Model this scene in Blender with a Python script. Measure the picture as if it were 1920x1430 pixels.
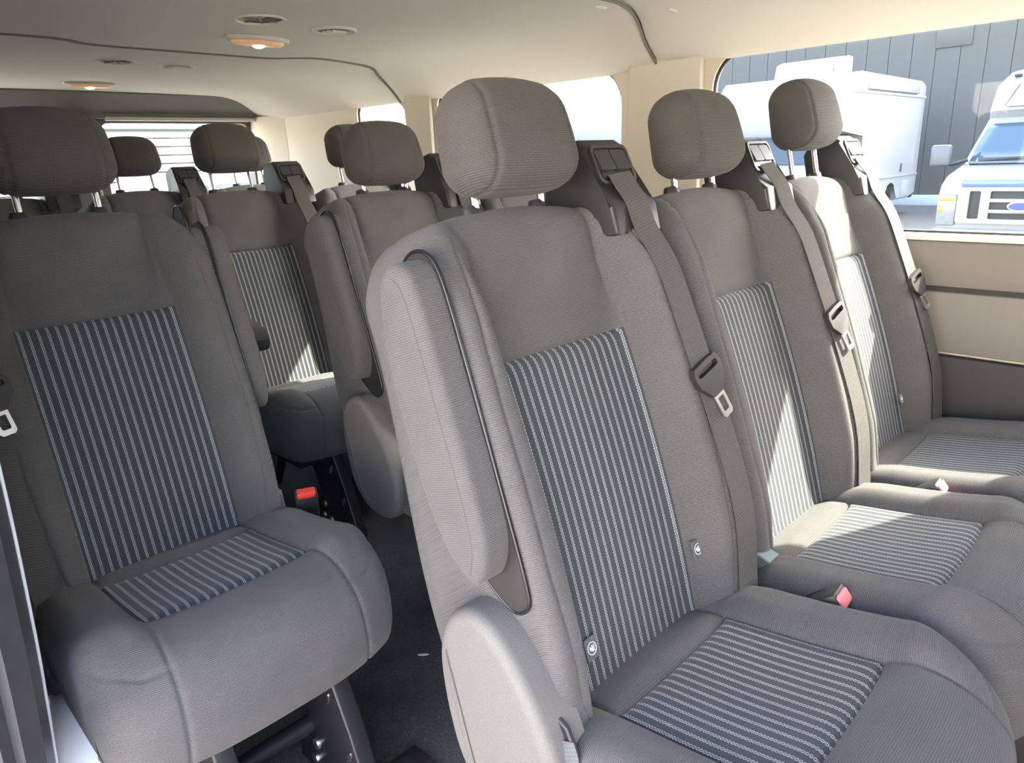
import bpy, bmesh, math, random
import numpy as np
from mathutils import Vector, Matrix

random.seed(7)
scene = bpy.context.scene
for o in list(bpy.data.objects):
    bpy.data.objects.remove(o)
COL = scene.collection

# ------------------------------------------------------------------ camera
CAM_Z = 1.06
FPX = 1344.0
yaw, pitch, roll = (math.radians(a) for a in (44.667, 17.194, -2.303))
fwd = Vector((math.sin(yaw) * math.cos(pitch), math.cos(yaw) * math.cos(pitch), -math.sin(pitch)))
right = Vector((math.cos(yaw), -math.sin(yaw), 0))
upv = right.cross(fwd)
right, upv = (right * math.cos(roll) + upv * math.sin(roll)), (upv * math.cos(roll) - right * math.sin(roll))
cam_data = bpy.data.cameras.new('camera')
cam_data.sensor_fit = 'HORIZONTAL'
cam_data.sensor_width = 36.0
cam_data.lens = FPX / 1920.0 * 36.0
cam_data.clip_start = 0.01
cam_data.clip_end = 500
cam = bpy.data.objects.new('camera', cam_data)
COL.objects.link(cam)
rot = Matrix((right, upv, -fwd)).transposed()
cam.matrix_world = Matrix.Translation((0, 0, CAM_Z)) @ rot.to_4x4()
scene.camera = cam

# ------------------------------------------------------------------ world, sun, exposure
SUN_DIR = Vector((1.0, -0.57, 0.96)).normalized()       # towards the sun
world = bpy.data.worlds.new('sky')
scene.world = world
world.use_nodes = True
wn = world.node_tree
wn.nodes.clear()
wo = wn.nodes.new('ShaderNodeOutputWorld')
wb = wn.nodes.new('ShaderNodeBackground')
ws = wn.nodes.new('ShaderNodeTexSky')
ws.sky_type = 'NISHITA'
ws.sun_disc = False
ws.sun_elevation = math.asin(SUN_DIR.z)
ws.sun_rotation = math.atan2(SUN_DIR.x, SUN_DIR.y)
ws.air_density = 1.0
ws.dust_density = 3.0
ws.ozone_density = 1.0
wb.inputs['Strength'].default_value = 0.55
hs = wn.nodes.new('ShaderNodeHueSaturation')          # hazy, slightly milky sky
hs.inputs['Saturation'].default_value = 0.9
wn.links.new(ws.outputs['Color'], hs.inputs['Color'])
wn.links.new(hs.outputs['Color'], wb.inputs['Color'])
wn.links.new(wb.outputs['Background'], wo.inputs['Surface'])
sun_data = bpy.data.lights.new('sun', 'SUN')
sun_data.energy = 6.3
sun_data.angle = math.radians(0.6)
sun_data.color = (1.0, 0.94, 0.78)
sun = bpy.data.objects.new('sun', sun_data)
COL.objects.link(sun)
sun.rotation_euler = SUN_DIR.to_track_quat('Z', 'Y').to_euler()
sun.location = (30, -17, 30)
scene.view_settings.view_transform = 'Standard'
scene.view_settings.look = 'None'
scene.view_settings.gamma = 1.0
scene.view_settings.use_curve_mapping = False
scene.view_settings.exposure = 2.3
try:
    scene.cycles.max_bounces = 10
    scene.cycles.diffuse_bounces = 6
    scene.cycles.transparent_max_bounces = 16
except Exception:
    pass

# ------------------------------------------------------------------ materials
MATS = {}


def new_mat(name):
    m = bpy.data.materials.new(name)
    m.use_nodes = True
    nt = m.node_tree
    b = nt.nodes['Principled BSDF']
    MATS[name] = m
    return m, nt, b


def mth(nt, op, a, b=None, c=None, clamp=False):
    n = nt.nodes.new('ShaderNodeMath')
    n.operation = op
    n.use_clamp = clamp
    for i, v in enumerate((a, b, c)):
        if v is None:
            continue
        if isinstance(v, (int, float)):
            n.inputs[i].default_value = v
        else:
            nt.links.new(v, n.inputs[i])
    return n.outputs[0]


def mixc(nt, fac, a, b):
    n = nt.nodes.new('ShaderNodeMix')
    n.data_type = 'RGBA'
    for s, v in ((n.inputs[0], fac), (n.inputs[6], a), (n.inputs[7], b)):
        if isinstance(v, (int, float)):
            s.default_value = v
        elif isinstance(v, tuple):
            s.default_value = (*v, 1)
        else:
            nt.links.new(v, s)
    return n.outputs[2]


def noise(nt, vec, scale, detail=2.0, rough=0.5):
    n = nt.nodes.new('ShaderNodeTexNoise')
    n.inputs['Scale'].default_value = scale
    n.inputs['Detail'].default_value = detail
    n.inputs['Roughness'].default_value = rough
    nt.links.new(vec, n.inputs['Vector'])
    return n.outputs['Fac']


def bump(nt, b, h, strength, dist):
    n = nt.nodes.new('ShaderNodeBump')
    n.inputs['Strength'].default_value = strength
    n.inputs['Distance'].default_value = dist
    nt.links.new(h, n.inputs['Height'])
    nt.links.new(n.outputs['Normal'], b.inputs['Normal'])


def uv_xy(nt):
    tc = nt.nodes.new('ShaderNodeTexCoord')
    sp = nt.nodes.new('ShaderNodeSeparateXYZ')
    nt.links.new(tc.outputs['UV'], sp.inputs[0])
    return tc, sp.outputs[0], sp.outputs[1]


def plain(name, col, rough=0.5, metal=0.0, nscale=0, namp=0.1, bumpd=0.0, coat=0.0):
    m, nt, b = new_mat(name)
    b.inputs['Roughness'].default_value = rough
    b.inputs['Metallic'].default_value = metal
    b.inputs['Coat Weight'].default_value = coat
    if nscale:
        tc = nt.nodes.new('ShaderNodeTexCoord')
        f = noise(nt, tc.outputs['Object'], nscale, 4.0, 0.6)
        lo = tuple(c * (1 - namp) for c in col)
        hi = tuple(min(1, c * (1 + namp)) for c in col)
        nt.links.new(mixc(nt, f, lo, hi), b.inputs['Base Color'])
        if bumpd:
            bump(nt, b, f, 0.6, bumpd)
    else:
        b.inputs['Base Color'].default_value = (*col, 1)
    return m


def fabric(name, dark, light, pitch=0.0030):
    m, nt, b = new_mat(name)
    tc, U, V = uv_xy(nt)
    su = mth(nt, 'SINE', mth(nt, 'MULTIPLY', U, 2 * math.pi / pitch))
    sv = mth(nt, 'SINE', mth(nt, 'MULTIPLY', V, 2 * math.pi / (pitch * 0.92)))
    rib = mth(nt, 'MULTIPLY_ADD', sv, 0.5, 0.5)
    knit = mth(nt, 'MULTIPLY_ADD', mth(nt, 'MULTIPLY', su, sv), 0.25, 0.5)
    n1 = noise(nt, tc.outputs['UV'], 420, 2, 0.6)
    n2 = noise(nt, tc.outputs['UV'], 14, 3, 0.6)
    f = mth(nt, 'MULTIPLY_ADD', rib, 0.40, mth(nt, 'MULTIPLY', knit, 0.35))
    f = mth(nt, 'ADD', f, mth(nt, 'MULTIPLY_ADD', n1, 0.7, -0.35))
    f = mth(nt, 'ADD', f, mth(nt, 'MULTIPLY_ADD', n2, 0.3, -0.13), clamp=True)
    nt.links.new(mixc(nt, f, dark, light), b.inputs['Base Color'])
    b.inputs['Roughness'].default_value = 0.95
    b.inputs['Specular IOR Level'].default_value = 0.15
    b.inputs['Sheen Weight'].default_value = 0.08
    b.inputs['Sheen Roughness'].default_value = 0.5
    h = mth(nt, 'ADD', rib, mth(nt, 'MULTIPLY', knit, 0.8))
    bump(nt, b, h, 0.55, 0.0008)
    return m


def stripes(name, base, thread, sp=0.01530):
    """dark ribbed fabric with pale chain-stitch stripes running along v"""
    m, nt, b = new_mat(name)
    tc, U, V = uv_xy(nt)
    s = mth(nt, 'SUBTRACT', mth(nt, 'FRACT', mth(nt, 'DIVIDE', mth(nt, 'ADD', U, 1.0 * sp * 7.0), sp)), 0.5)
    a = mth(nt, 'ABSOLUTE', s)
    wob = mth(nt, 'ABSOLUTE', mth(nt, 'SINE', mth(nt, 'MULTIPLY', V, math.pi / 0.0046)))
    tgt = mth(nt, 'MULTIPLY_ADD', wob, 0.115, 0.01)
    dist = mth(nt, 'ABSOLUTE', mth(nt, 'SUBTRACT', a, tgt))
    mask = mth(nt, 'SUBTRACT', 1.0, mth(nt, 'DIVIDE', dist, 0.070), clamp=True)
    band = mth(nt, 'SUBTRACT', 1.0, mth(nt, 'MULTIPLY', mth(nt, 'SUBTRACT', a, 0.16), 40.0), clamp=True)
    mask = mth(nt, 'MULTIPLY', mth(nt, 'MULTIPLY', mth(nt, 'POWER', mask, 0.7), band), mth(nt, 'MULTIPLY', wob, 2.6, clamp=True))
    n1 = noise(nt, tc.outputs['UV'], 260, 2, 0.6)
    wv = mth(nt, 'MULTIPLY', mth(nt, 'SINE', mth(nt, 'MULTIPLY', U, 2 * math.pi / 0.0022)),
             mth(nt, 'SINE', mth(nt, 'MULTIPLY', V, 2 * math.pi / 0.0022)))
    fb = mth(nt, 'MULTIPLY_ADD', wv, 0.3, n1, clamp=True)
    basec = mixc(nt, fb, tuple(c * 0.72 for c in base), tuple(c * 1.3 for c in base))
    mk = mth(nt, 'MULTIPLY', mask, mth(nt, 'MULTIPLY_ADD', n1, 0.8, 0.45), clamp=True)
    nt.links.new(mixc(nt, mk, basec, thread), b.inputs['Base Color'])
    b.inputs['Roughness'].default_value = 0.92
    b.inputs['Specular IOR Level'].default_value = 0.15
    b.inputs['Sheen Weight'].default_value = 0.15
    bump(nt, b, mth(nt, 'MULTIPLY_ADD', mask, 1.0, mth(nt, 'MULTIPLY', fb, 0.3)), 0.6, 0.0012)
    return m


def webbing(name, col):
    m, nt, b = new_mat(name)
    tc, U, V = uv_xy(nt)
    sv = mth(nt, 'SINE', mth(nt, 'ADD', mth(nt, 'MULTIPLY', V, 2 * math.pi / 0.0048),
                             mth(nt, 'MULTIPLY', U, 2 * math.pi / 0.03)))
    f = mth(nt, 'MULTIPLY_ADD', sv, 0.25, noise(nt, tc.outputs['UV'], 90, 3, 0.6), clamp=True)
    nt.links.new(mixc(nt, f, tuple(c * 0.8 for c in col), tuple(c * 1.2 for c in col)), b.inputs['Base Color'])
    b.inputs['Roughness'].default_value = 0.85
    b.inputs['Specular IOR Level'].default_value = 0.25
    bump(nt, b, sv, 0.35, 0.0005)
    return m


def grained(name, col, rough=0.55, scale=900.0, amp=0.0006, var=0.35):
    """textured moulded plastic"""
    m, nt, b = new_mat(name)
    tc = nt.nodes.new('ShaderNodeTexCoord')
    f = noise(nt, tc.outputs['Object'], scale, 1.0, 0.5)
    nt.links.new(mixc(nt, f, tuple(c * (1 - var) for c in col), tuple(c * (1 + var) for c in col)), b.inputs['Base Color'])
    b.inputs['Roughness'].default_value = rough
    bump(nt, b, f, 0.5, amp)
    return m


def glass(name, tint, gl=0.06):
    m = bpy.data.materials.new(name)
    m.use_nodes = True
    nt = m.node_tree
    nt.nodes.clear()
    out = nt.nodes.new('ShaderNodeOutputMaterial')
    t = nt.nodes.new('ShaderNodeBsdfTransparent')
    t.inputs['Color'].default_value = (*tint, 1)
    g = nt.nodes.new('ShaderNodeBsdfGlossy')
    g.inputs['Roughness'].default_value = 0.02
    mx = nt.nodes.new('ShaderNodeMixShader')
    mx.inputs[0].default_value = gl
    nt.links.new(t.outputs[0], mx.inputs[1])
    nt.links.new(g.outputs[0], mx.inputs[2])
    nt.links.new(mx.outputs[0], out.inputs[0])
    MATS[name] = m
    return m


def emitter(name, col, st, base=(0.8, 0.7, 0.5)):
    m, nt, b = new_mat(name)
    b.inputs['Base Color'].default_value = (*base, 1)
    b.inputs['Emission Color'].default_value = (*col, 1)
    b.inputs['Emission Strength'].default_value = st
    b.inputs['Roughness'].default_value = 0.3
    return m


fabric('fabric', (0.056, 0.0545, 0.0545), (0.155, 0.151, 0.148))
fabric('fabric_head', (0.042, 0.0395, 0.0385), (0.120, 0.112, 0.107), 0.0032)
stripes('stripe_fabric', (0.046, 0.051, 0.056), (0.52, 0.53, 0.53))
webbing('webbing', (0.075, 0.072, 0.07))
webbing('strap_grey', (0.11, 0.113, 0.115))
grained('cover_plastic', (0.13, 0.123, 0.115), 0.6, 700, 0.0008, 0.3)
grained('dark_plastic', (0.022, 0.0215, 0.021), 0.45, 900, 0.0003, 0.2)
plain('gloss_black', (0.012, 0.012, 0.014), 0.25)
plain('black_steel', (0.014, 0.014, 0.017), 0.45, 0.0, 40, 0.3)
plain('chrome', (0.82, 0.82, 0.83), 0.16, 1.0)
plain('bright_steel', (0.7, 0.7, 0.72), 0.3, 1.0, 60, 0.12)
plain('red_button', (0.62, 0.045, 0.035), 0.4)
plain('pink_button', (0.72, 0.20, 0.22), 0.45)
plain('tag_grey', (0.10, 0.105, 0.11), 0.85, 0, 300, 0.2)
plain('tag_white', (0.8, 0.8, 0.8), 0.8)
plain('tab_blue', (0.13, 0.17, 0.18), 0.85, 0, 300, 0.15)
plain('headliner', (0.64, 0.605, 0.53), 0.95, 0, 350, 0.05, 0.0004)
plain('pillar_trim', (0.64, 0.59, 0.485), 0.7, 0, 300, 0.04, 0.0003)
plain('rear_header', (0.20, 0.19, 0.17), 0.9, 0, 300, 0.05)
plain('grey_panel', (0.16, 0.153, 0.138), 0.6, 0, 250, 0.04, 0.0003)
plain('dark_panel', (0.026, 0.025, 0.024), 0.7, 0, 250, 0.1)
plain('pale_sill', (0.66, 0.64, 0.58), 0.5)
plain('rubber', (0.02, 0.02, 0.022), 0.45)
plain('seal_grey', (0.05, 0.05, 0.055), 0.35, 0, 30, 0.2)
plain('white_paint', (0.72, 0.75, 0.80), 0.3, 0, 0, 0, 0, 0.4)
plain('vent_ring', (0.60, 0.57, 0.50), 0.5)
plain('vent_core', (0.17, 0.16, 0.15), 0.6)
plain('grille_dark', (0.09, 0.085, 0.08), 0.6)
glass('dimming_glass', (0.25, 0.26, 0.27), 0.05)  # tint invented to cut light on the rear rows through unseen windows
glass('window_glass', (0.95, 0.965, 0.955), 0.012)
emitter('lamp_lens', (1.0, 0.50, 0.20), 0.07, (0.42, 0.28, 0.19))
emitter('lamp_bulb', (1.0, 0.80, 0.42), 22.0)
plain('rv_white', (0.33, 0.32, 0.31), 0.3, 0, 3, 0.02)
plain('rv_grey', (0.10, 0.10, 0.10), 0.4)
plain('ext_trim', (0.5, 0.52, 0.52), 0.4)
plain('ext_dark_glass', (0.05, 0.06, 0.07), 0.08)
plain('ext_black', (0.02, 0.02, 0.02), 0.5)
plain('van_white', (0.24, 0.237, 0.235), 0.25, 0, 0, 0, 0, 0.5)
plain('van_blue', (0.09, 0.13, 0.24), 0.3, 0, 0, 0, 0, 0.5)
plain('van_glass', (0.06, 0.09, 0.12), 0.06)
plain('grille_cream', (0.26, 0.245, 0.20), 0.35)
plain('lamp_clear', (0.22, 0.215, 0.20), 0.15, 0, 30, 0.3)
plain('lamp_amber', (0.75, 0.22, 0.04), 0.25)
plain('metal_wall', (0.097, 0.086, 0.072), 0.6, 0, 0.6, 0.10)
plain('siding', (0.065, 0.066, 0.063), 0.7, 0, 2, 0.06)
plain('asphalt', (0.27, 0.255, 0.235), 0.9, 0, 3, 0.15)
plain('asphalt_dark', (0.105, 0.10, 0.09), 0.9, 0, 3, 0.2)
plain('emblem_blue', (0.03, 0.06, 0.25), 0.3)
plain('joint', (0.20, 0.185, 0.16), 0.9)  # dark tone of the drawn-in shadow line between headliner panels
plain('pale_bounce', (0.70, 0.635, 0.56), 0.9, 0, 2, 0.06)  # for the added wall that reflects sun into the doorway
plain('scrap', (0.5, 0.5, 0.5), 0.8)


def floor_mat():
    m, nt, b = new_mat('floor_carpet')
    tc = nt.nodes.new('ShaderNodeTexCoord')
    mp = nt.nodes.new('ShaderNodeMapping')
    mp.inputs['Scale'].default_value = (1.0, 0.25, 1.0)
    nt.links.new(tc.outputs['Object'], mp.inputs[0])
    n1 = noise(nt, mp.outputs[0], 320, 3, 0.7)
    n2 = noise(nt, tc.outputs['Object'], 5, 4, 0.65)
    f = mth(nt, 'MULTIPLY', mth(nt, 'POWER', n1, 2.0), mth(nt, 'MULTIPLY_ADD', n2, 2.6, -0.55), clamp=True)
    nt.links.new(mixc(nt, f, (0.016, 0.017, 0.021), (0.20, 0.19, 0.185)), b.inputs['Base Color'])
    b.inputs['Roughness'].default_value = 0.85
    bump(nt, b, n1, 0.5, 0.002)


floor_mat()


# ------------------------------------------------------------------ mesh helpers
def finish(mesh, smooth=None):
    """smooth: None flat, True all smooth, or an angle in degrees for sharp edges"""
    if smooth:
        mesh.polygons.foreach_set('use_smooth', [True] * len(mesh.polygons))
        if smooth is not True:
            mesh.set_sharp_from_angle(angle=math.radians(smooth))
    mesh.update()
    return mesh


def link(name, mesh, mat=None, parent=None, loc=None, rot=None):
    o = bpy.data.objects.new(name, mesh)
    COL.objects.link(o)
    if mat and mesh and not mesh.materials:
        mesh.materials.append(MATS[mat])
    if parent:
        o.parent = parent
    if loc is not None:
        o.location = loc
    if rot is not None:
        o.rotation_euler = rot
    return o


def empty(name, loc, label=None, cat=None, group=None, rot=None):
    o = bpy.data.objects.new(name, None)
    o.empty_display_size = 0.1
    COL.objects.link(o)
    o.location = loc
    if rot:
        o.rotation_euler = rot
    tag(o, label, cat, group)
    return o


def tag(o, label=None, cat=None, group=None, kind=None):
    for k, v in (('label', label), ('category', cat), ('group', group), ('kind', kind)):
        if v:
            o[k] = v
    return o


def from_bm(bm, name, smooth=None):
    me = bpy.data.meshes.new(name)
    bmesh.ops.recalc_face_normals(bm, faces=bm.faces)
    bm.to_mesh(me)
    bm.free()
    return finish(me, smooth)


def bm_box(bm, lo, hi, bevel=0.0, seg=2):
    c = [(a + b) / 2 for a, b in zip(lo, hi)]
    s = [abs(b - a) for a, b in zip(lo, hi)]
    r = bmesh.ops.create_cube(bm, size=1.0, matrix=Matrix.Translation(c) @ Matrix.Diagonal((*s, 1)))
    if bevel:
        vs = r['verts']
        es = list({e for v in vs for e in v.link_edges})
        bmesh.ops.bevel(bm, geom=es, offset=bevel, segments=seg, affect='EDGES', profile=0.5)
    return bm


def box_mesh(name, lo, hi, bevel=0.0, seg=2):
    bm = bmesh.new()
    bm_box(bm, lo, hi, bevel, seg)
    return from_bm(bm, name, 35 if bevel else None)


def prism(bm, pts, axis, a, b, bevel=0.0, seg=3, fn=None):
    """extrude polygon pts (2d) along axis from a to b. axis 'x': pts=(y,z)."""
    def P(p, t):
        q = {'x': (t, p[0], p[1]), 'y': (p[0], t, p[1]), 'z': (p[0], p[1], t)}[axis]
        return fn(*q) if fn else q
    v0 = [bm.verts.new(P(p, a)) for p in pts]
    v1 = [bm.verts.new(P(p, b)) for p in pts]
    f0 = bm.faces.new(v0)
    f1 = bm.faces.new(list(reversed(v1)))
    n = len(pts)
    for i in range(n):
        bm.faces.new((v0[i], v1[i], v1[(i + 1) % n], v0[(i + 1) % n]))
    if bevel:
        es = list(f0.edges) + list(f1.edges)
        bmesh.ops.bevel(bm, geom=es, offset=bevel, segments=seg, affect='EDGES', profile=0.5)
    return bm


def prism_mesh(name, pts, axis, a, b, bevel=0.0, seg=3, fn=None, smooth=40):
    bm = bmesh.new()
    prism(bm, pts, axis, a, b, bevel, seg, fn)
    return from_bm(bm, name, smooth)


def catmull(pts, n=8, closed=True):
    pts = [np.array(p, float) for p in pts]
    out = []
    N = len(pts)
    rng = range(N if closed else N - 1)
    for i in rng:
        if closed:
            p0, p1, p2, p3 = (pts[(i + k) % N] for k in (-1, 0, 1, 2))
        else:
            p0, p1, p2, p3 = pts[max(i - 1, 0)], pts[i], pts[i + 1], pts[min(i + 2, N - 1)]
        for j in range(n):
            t = j / n
            out.append(0.5 * ((2 * p1) + (-p0 + p2) * t + (2 * p0 - 5 * p1 + 4 * p2 - p3) * t * t + (-p0 + 3 * p1 - 3 * p2 + p3) * t ** 3))
    if not closed:
        out.append(pts[-1])
    return [tuple(p) for p in out]


def rrect(x0, x1, y0, y1, r, n=6):
    if isinstance(r, (int, float)):
        r = (r, r, r, r)
    pts = []
    for (cx, cy, a0, rr) in ((x1 - r[0], y1 - r[0], 0, r[0]), (x0 + r[1], y1 - r[1], 90, r[1]),
                             (x0 + r[2], y0 + r[2], 180, r[2]), (x1 - r[3], y0 + r[3], 270, r[3])):
        for k in range(n + 1):
            a = math.radians(a0 + 90 * k / n)
            pts.append((cx + rr * math.cos(a), cy + rr * math.sin(a)))
    return pts


def tube(bm, path, r, seg=10, closed=False, caps=True):
    path = [Vector(p) for p in path]
    N = len(path)
    rings = []
    ref = None
    for i, p in enumerate(path):
        if closed:
            t = (path[(i + 1) % N] - path[i - 1]).normalized()
        else:
            t = (path[min(i + 1, N - 1)] - path[max(i - 1, 0)]).normalized()
        if ref is None:
            ref = Vector((0, 0, 1)) if abs(t.z) < 0.9 else Vector((1, 0, 0))
        a = (ref - t * ref.dot(t)).normalized()
        ref = a
        bb = t.cross(a)
        rr = r[i] if isinstance(r, (list, tuple)) else r
        rings.append([bm.verts.new(p + (a * math.cos(2 * math.pi * k / seg) + bb * math.sin(2 * math.pi * k / seg)) * rr) for k in range(seg)])
    for i in range(N if closed else N - 1):
        A, B = rings[i], rings[(i + 1) % N]
        for k in range(seg):
            bm.faces.new((A[k], A[(k + 1) % seg], B[(k + 1) % seg], B[k]))
    if caps and not closed:
        bm.faces.new(list(reversed(rings[0])))
        bm.faces.new(rings[-1])
    return bm


def tube_mesh(name, path, r, seg=10, closed=False):
    bm = bmesh.new()
    tube(bm, path, r, seg, closed)
    return from_bm(bm, name, 50)


def ring_prism(bm, outer, inner, fn, t0, t1):
    """flat plate with a hole: loops of equal count, mapped by fn(a, b, t)"""
    n = len(outer)
    L = [[bm.verts.new(fn(p[0], p[1], t)) for p in loop] for loop in (outer, inner) for t in (t0, t1)]
    o0, o1, i0, i1 = L
    for k in range(n):
        j = (k + 1) % n
        bm.faces.new((o0[k], o0[j], i0[j], i0[k]))
        bm.faces.new((o1[k], i1[k], i1[j], o1[j]))
        bm.faces.new((o0[k], o1[k], o1[j], o0[j]))
        bm.faces.new((i0[k], i0[j], i1[j], i1[k]))
    return bm


def grid_obj(name, P, UV, mask=None, extra_faces=None):
    """mesh from a grid of points P[r,c,3]; faces where mask[r,c]; uv from UV[r,c,2]"""
    R, C = P.shape[:2]
    idx = np.arange(R * C).reshape(R, C)
    f = np.stack([idx[:-1, :-1], idx[:-1, 1:], idx[1:, 1:], idx[1:, :-1]], -1).reshape(-1, 4)
    if mask is not None:
        f = f[mask.reshape(-1)]
    used, inv = np.unique(f, return_inverse=True)
    f = inv.reshape(-1, 4)
    V = P.reshape(-1, 3)[used]
    U = UV.reshape(-1, 2)[used]
    return V, U, f


def mesh_from(name, V, U, faces, smooth=True, flat_from=None):
    me = bpy.data.meshes.new(name)
    faces = [tuple(int(i) for i in f) for f in faces]
    me.from_pydata([tuple(v) for v in V.tolist()], [], faces)
    uvl = me.uv_layers.new(name='UVMap')
    loops = np.empty(len(me.loops), np.int32)
    me.loops.foreach_get('vertex_index', loops)
    uvl.data.foreach_set('uv', U[loops].astype(np.float32).ravel())
    sm = [True] * len(faces)
    if flat_from is not None:
        for i in range(flat_from, len(faces)):
            sm[i] = False
    me.polygons.foreach_set('use_smooth', sm)
    me.update()
    return me


def box_uv(me, s=1.0):
    """uv in metres by dominant axis, for fabric and plastic on modelled shapes"""
    uvl = me.uv_layers.new(name='UVMap')
    for p in me.polygons:
        n = p.normal
        ax = max(range(3), key=lambda i: abs(n[i]))
        for li in p.loop_indices:
            co = me.vertices[me.loops[li].vertex_index].co
            uvl.data[li].uv = ((co.y if ax == 0 else co.x) * s, (co.y if ax == 2 else co.z) * s)
    return me


def sstep(a, b, x):
    t = np.clip((x - a) / (b - a), 0, 1)
    return t * t * (3 - 2 * t)


def rnd(R, d):
    t = np.clip(1 - d / R, 0, 1)
    return R * (1 - np.sqrt(np.maximum(1 - t * t, 0)))


def poly_dist(px, py, line):
    d = np.full(px.shape, 9.0)
    for (x0, y0), (x1, y1) in zip(line[:-1], line[1:]):
        dx, dy = x1 - x0, y1 - y0
        t = np.clip(((px - x0) * dx + (py - y0) * dy) / (dx * dx + dy * dy + 1e-12), 0, 1)
        d = np.minimum(d, np.hypot(px - x0 - t * dx, py - y0 - t * dy))
    return d


# ------------------------------------------------------------------ the seat
ZJ = 0.385                                   # height where backrest meets cushion
VD = np.array([0, .145, .423]); VD /= np.linalg.norm(VD)       # up along the backrest
NF = np.array([0, -VD[2], VD[1]])                               # forward out of the backrest
INW, INTOP = 0.137, 0.447                    # insert half width and top
BW = 0.218                                   # backrest half width


def back_pt(u, v, n):
    return (u, v * VD[1] + n * NF[1], ZJ + v * VD[2] + n * NF[2])


def vtop(u):
    a = np.abs(u)
    rc = 0.075
    t = np.clip((a - (BW - rc)) / rc, 0, 1)
    return 0.657 - 0.030 * (a / BW) ** 2 - rc * 0.95 * (1 - np.sqrt(np.maximum(1 - t * t, 0)))


def vbot(u):
    a = np.abs(u)
    return -0.045 + 0.035 * np.clip((a - 0.15) / (BW - 0.15), 0, 1) ** 2


SEAM_IN = [(0.137, 0.447), (0.126, 0.56), (0.128, 0.62), (0.136, 0.66)]
SEAM_ARCH = [(0.127, 0.600), (0.137, 0.618), (0.154, 0.618), (0.172, 0.592), (0.186, 0.53), (0.194, 0.40), (0.196, 0.2), (0.186, 0.03), (0.17, -0.04)]


def back_n(u, v):
    a = np.abs(u)
    B = 0.064 - 0.040 * sstep(0.50, 0.645, v) - 0.016 * sstep(0.12, -0.04, v)
    n = B * sstep(0.118, 0.180, a)
    n = n + 0.010 * np.sin(np.clip(v / 0.5, 0, 1) * math.pi) - 0.006 * (1 - (a / 0.14) ** 2).clip(0, 1)
    n = n + 0.012 * sstep(0.45, 0.62, v) * (1 - (a / 0.22) ** 2)
    return n


def back_surface(u, v):
    n = back_n(u, v)
    n = n - rnd(0.020, BW - np.abs(u)) - 0.9 * rnd(0.050, vtop(u) - v) - rnd(0.025, v - vbot(u))
    a = np.abs(u)
    d = np.minimum(poly_dist(a, v, [(INW, -0.05), (INW, INTOP)]), poly_dist(u, v, [(-INW, INTOP), (INW, INTOP)]))
    d = np.minimum(d, poly_dist(a, v, SEAM_IN))
    n = n - 0.0055 * np.exp(-(d / 0.0035) ** 2) - 0.004 * np.exp(-(d / 0.012) ** 2)
    d2 = poly_dist(a, v, SEAM_ARCH)
    n = n - 0.0028 * np.exp(-(d2 / 0.0032) ** 2)
    return np.maximum(n, -0.09)


def build_backrest():
    us = np.concatenate([np.linspace(-BW, -INW, 61)[:-1], np.linspace(-INW, INW, 76), np.linspace(INW, BW, 61)[1:]])
    s1 = np.linspace(0, 1, 136)
    s2 = np.linspace(0, 1, 66)[1:]
    U = np.tile(us, (len(s1) + len(s2), 1))
    vb, vt = vbot(us), vtop(us)
    split = np.minimum(INTOP, vt - 0.02)
    V = np.concatenate([vb + (split - vb) * s1[:, None], split + (vt - split) * s2[:, None]])
    Nn = back_surface(U, V)
    P = np.stack([U, V * VD[1] + Nn * NF[1], ZJ + V * VD[2] + Nn * NF[2]], -1)
    UVs = np.stack([U, V], -1)
    nr, nc = U.shape
    m_in = np.zeros((nr - 1, nc - 1), bool)
    m_in[:len(s1) - 1, 60:60 + 75] = True
    # insert
    Vi, Ui, Fi = grid_obj('i', P, UVs, m_in)
    ins = mesh_from('backrest_insert', Vi, Ui, Fi)
    # body with closed sides and rear
    Vb, Ub, Fb = grid_obj('b', P, UVs, ~m_in)
    base = len(Vb)
    idx = np.arange(nr * nc).reshape(nr, nc)
    loop = np.concatenate([idx[0, :-1], idx[:-1, -1], idx[-1, :0:-1], idx[:0:-1, 0]])
    Pf, Uf = P.reshape(-1, 3), UVs.reshape(-1, 2)
    uu, vv = U.reshape(-1)[loop], V.reshape(-1)[loop]
    n0 = Nn.reshape(-1)[loop]
    cu, cv = 0.0, 0.31
    rings_v, rings_u = [], []
    for sc, nn in ((1.0, None), (1.004, 0.45), (0.995, 0.85), (0.97, 0.98), (0.93, 1.0)):
        n_r = n0 if nn is None else n0 + ((-0.130 - 0.05 * sstep(0.55, 0.10, vv)) - n0) * nn
        u2, v2 = cu + (uu - cu) * sc, cv + (vv - cv) * sc
        rings_v.append(np.stack([u2, v2 * VD[1] + n_r * NF[1], ZJ + v2 * VD[2] + n_r * NF[2]], -1))
        rings_u.append(np.stack([u2, v2 + (0 if nn is None else nn * 0.08)], -1))
    L = len(loop)
    faces = [tuple(f) for f in Fb]
    for k in range(4):
        a0, b0 = base + k * L, base + (k + 1) * L
        for i in range(L):
            j = (i + 1) % L
            faces.append((a0 + j, a0 + i, b0 + i, b0 + j))
    flat = len(faces)
    faces.append(tuple(base + 4 * L + i for i in range(L)))
    body = mesh_from('backrest', np.concatenate([Vb] + rings_v), np.concatenate([Ub] + rings_u), faces, True, flat)
    body.materials.append(MATS['fabric'])
    ins.materials.append(MATS['stripe_fabric'])
    return body, ins


CW = 0.241


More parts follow.
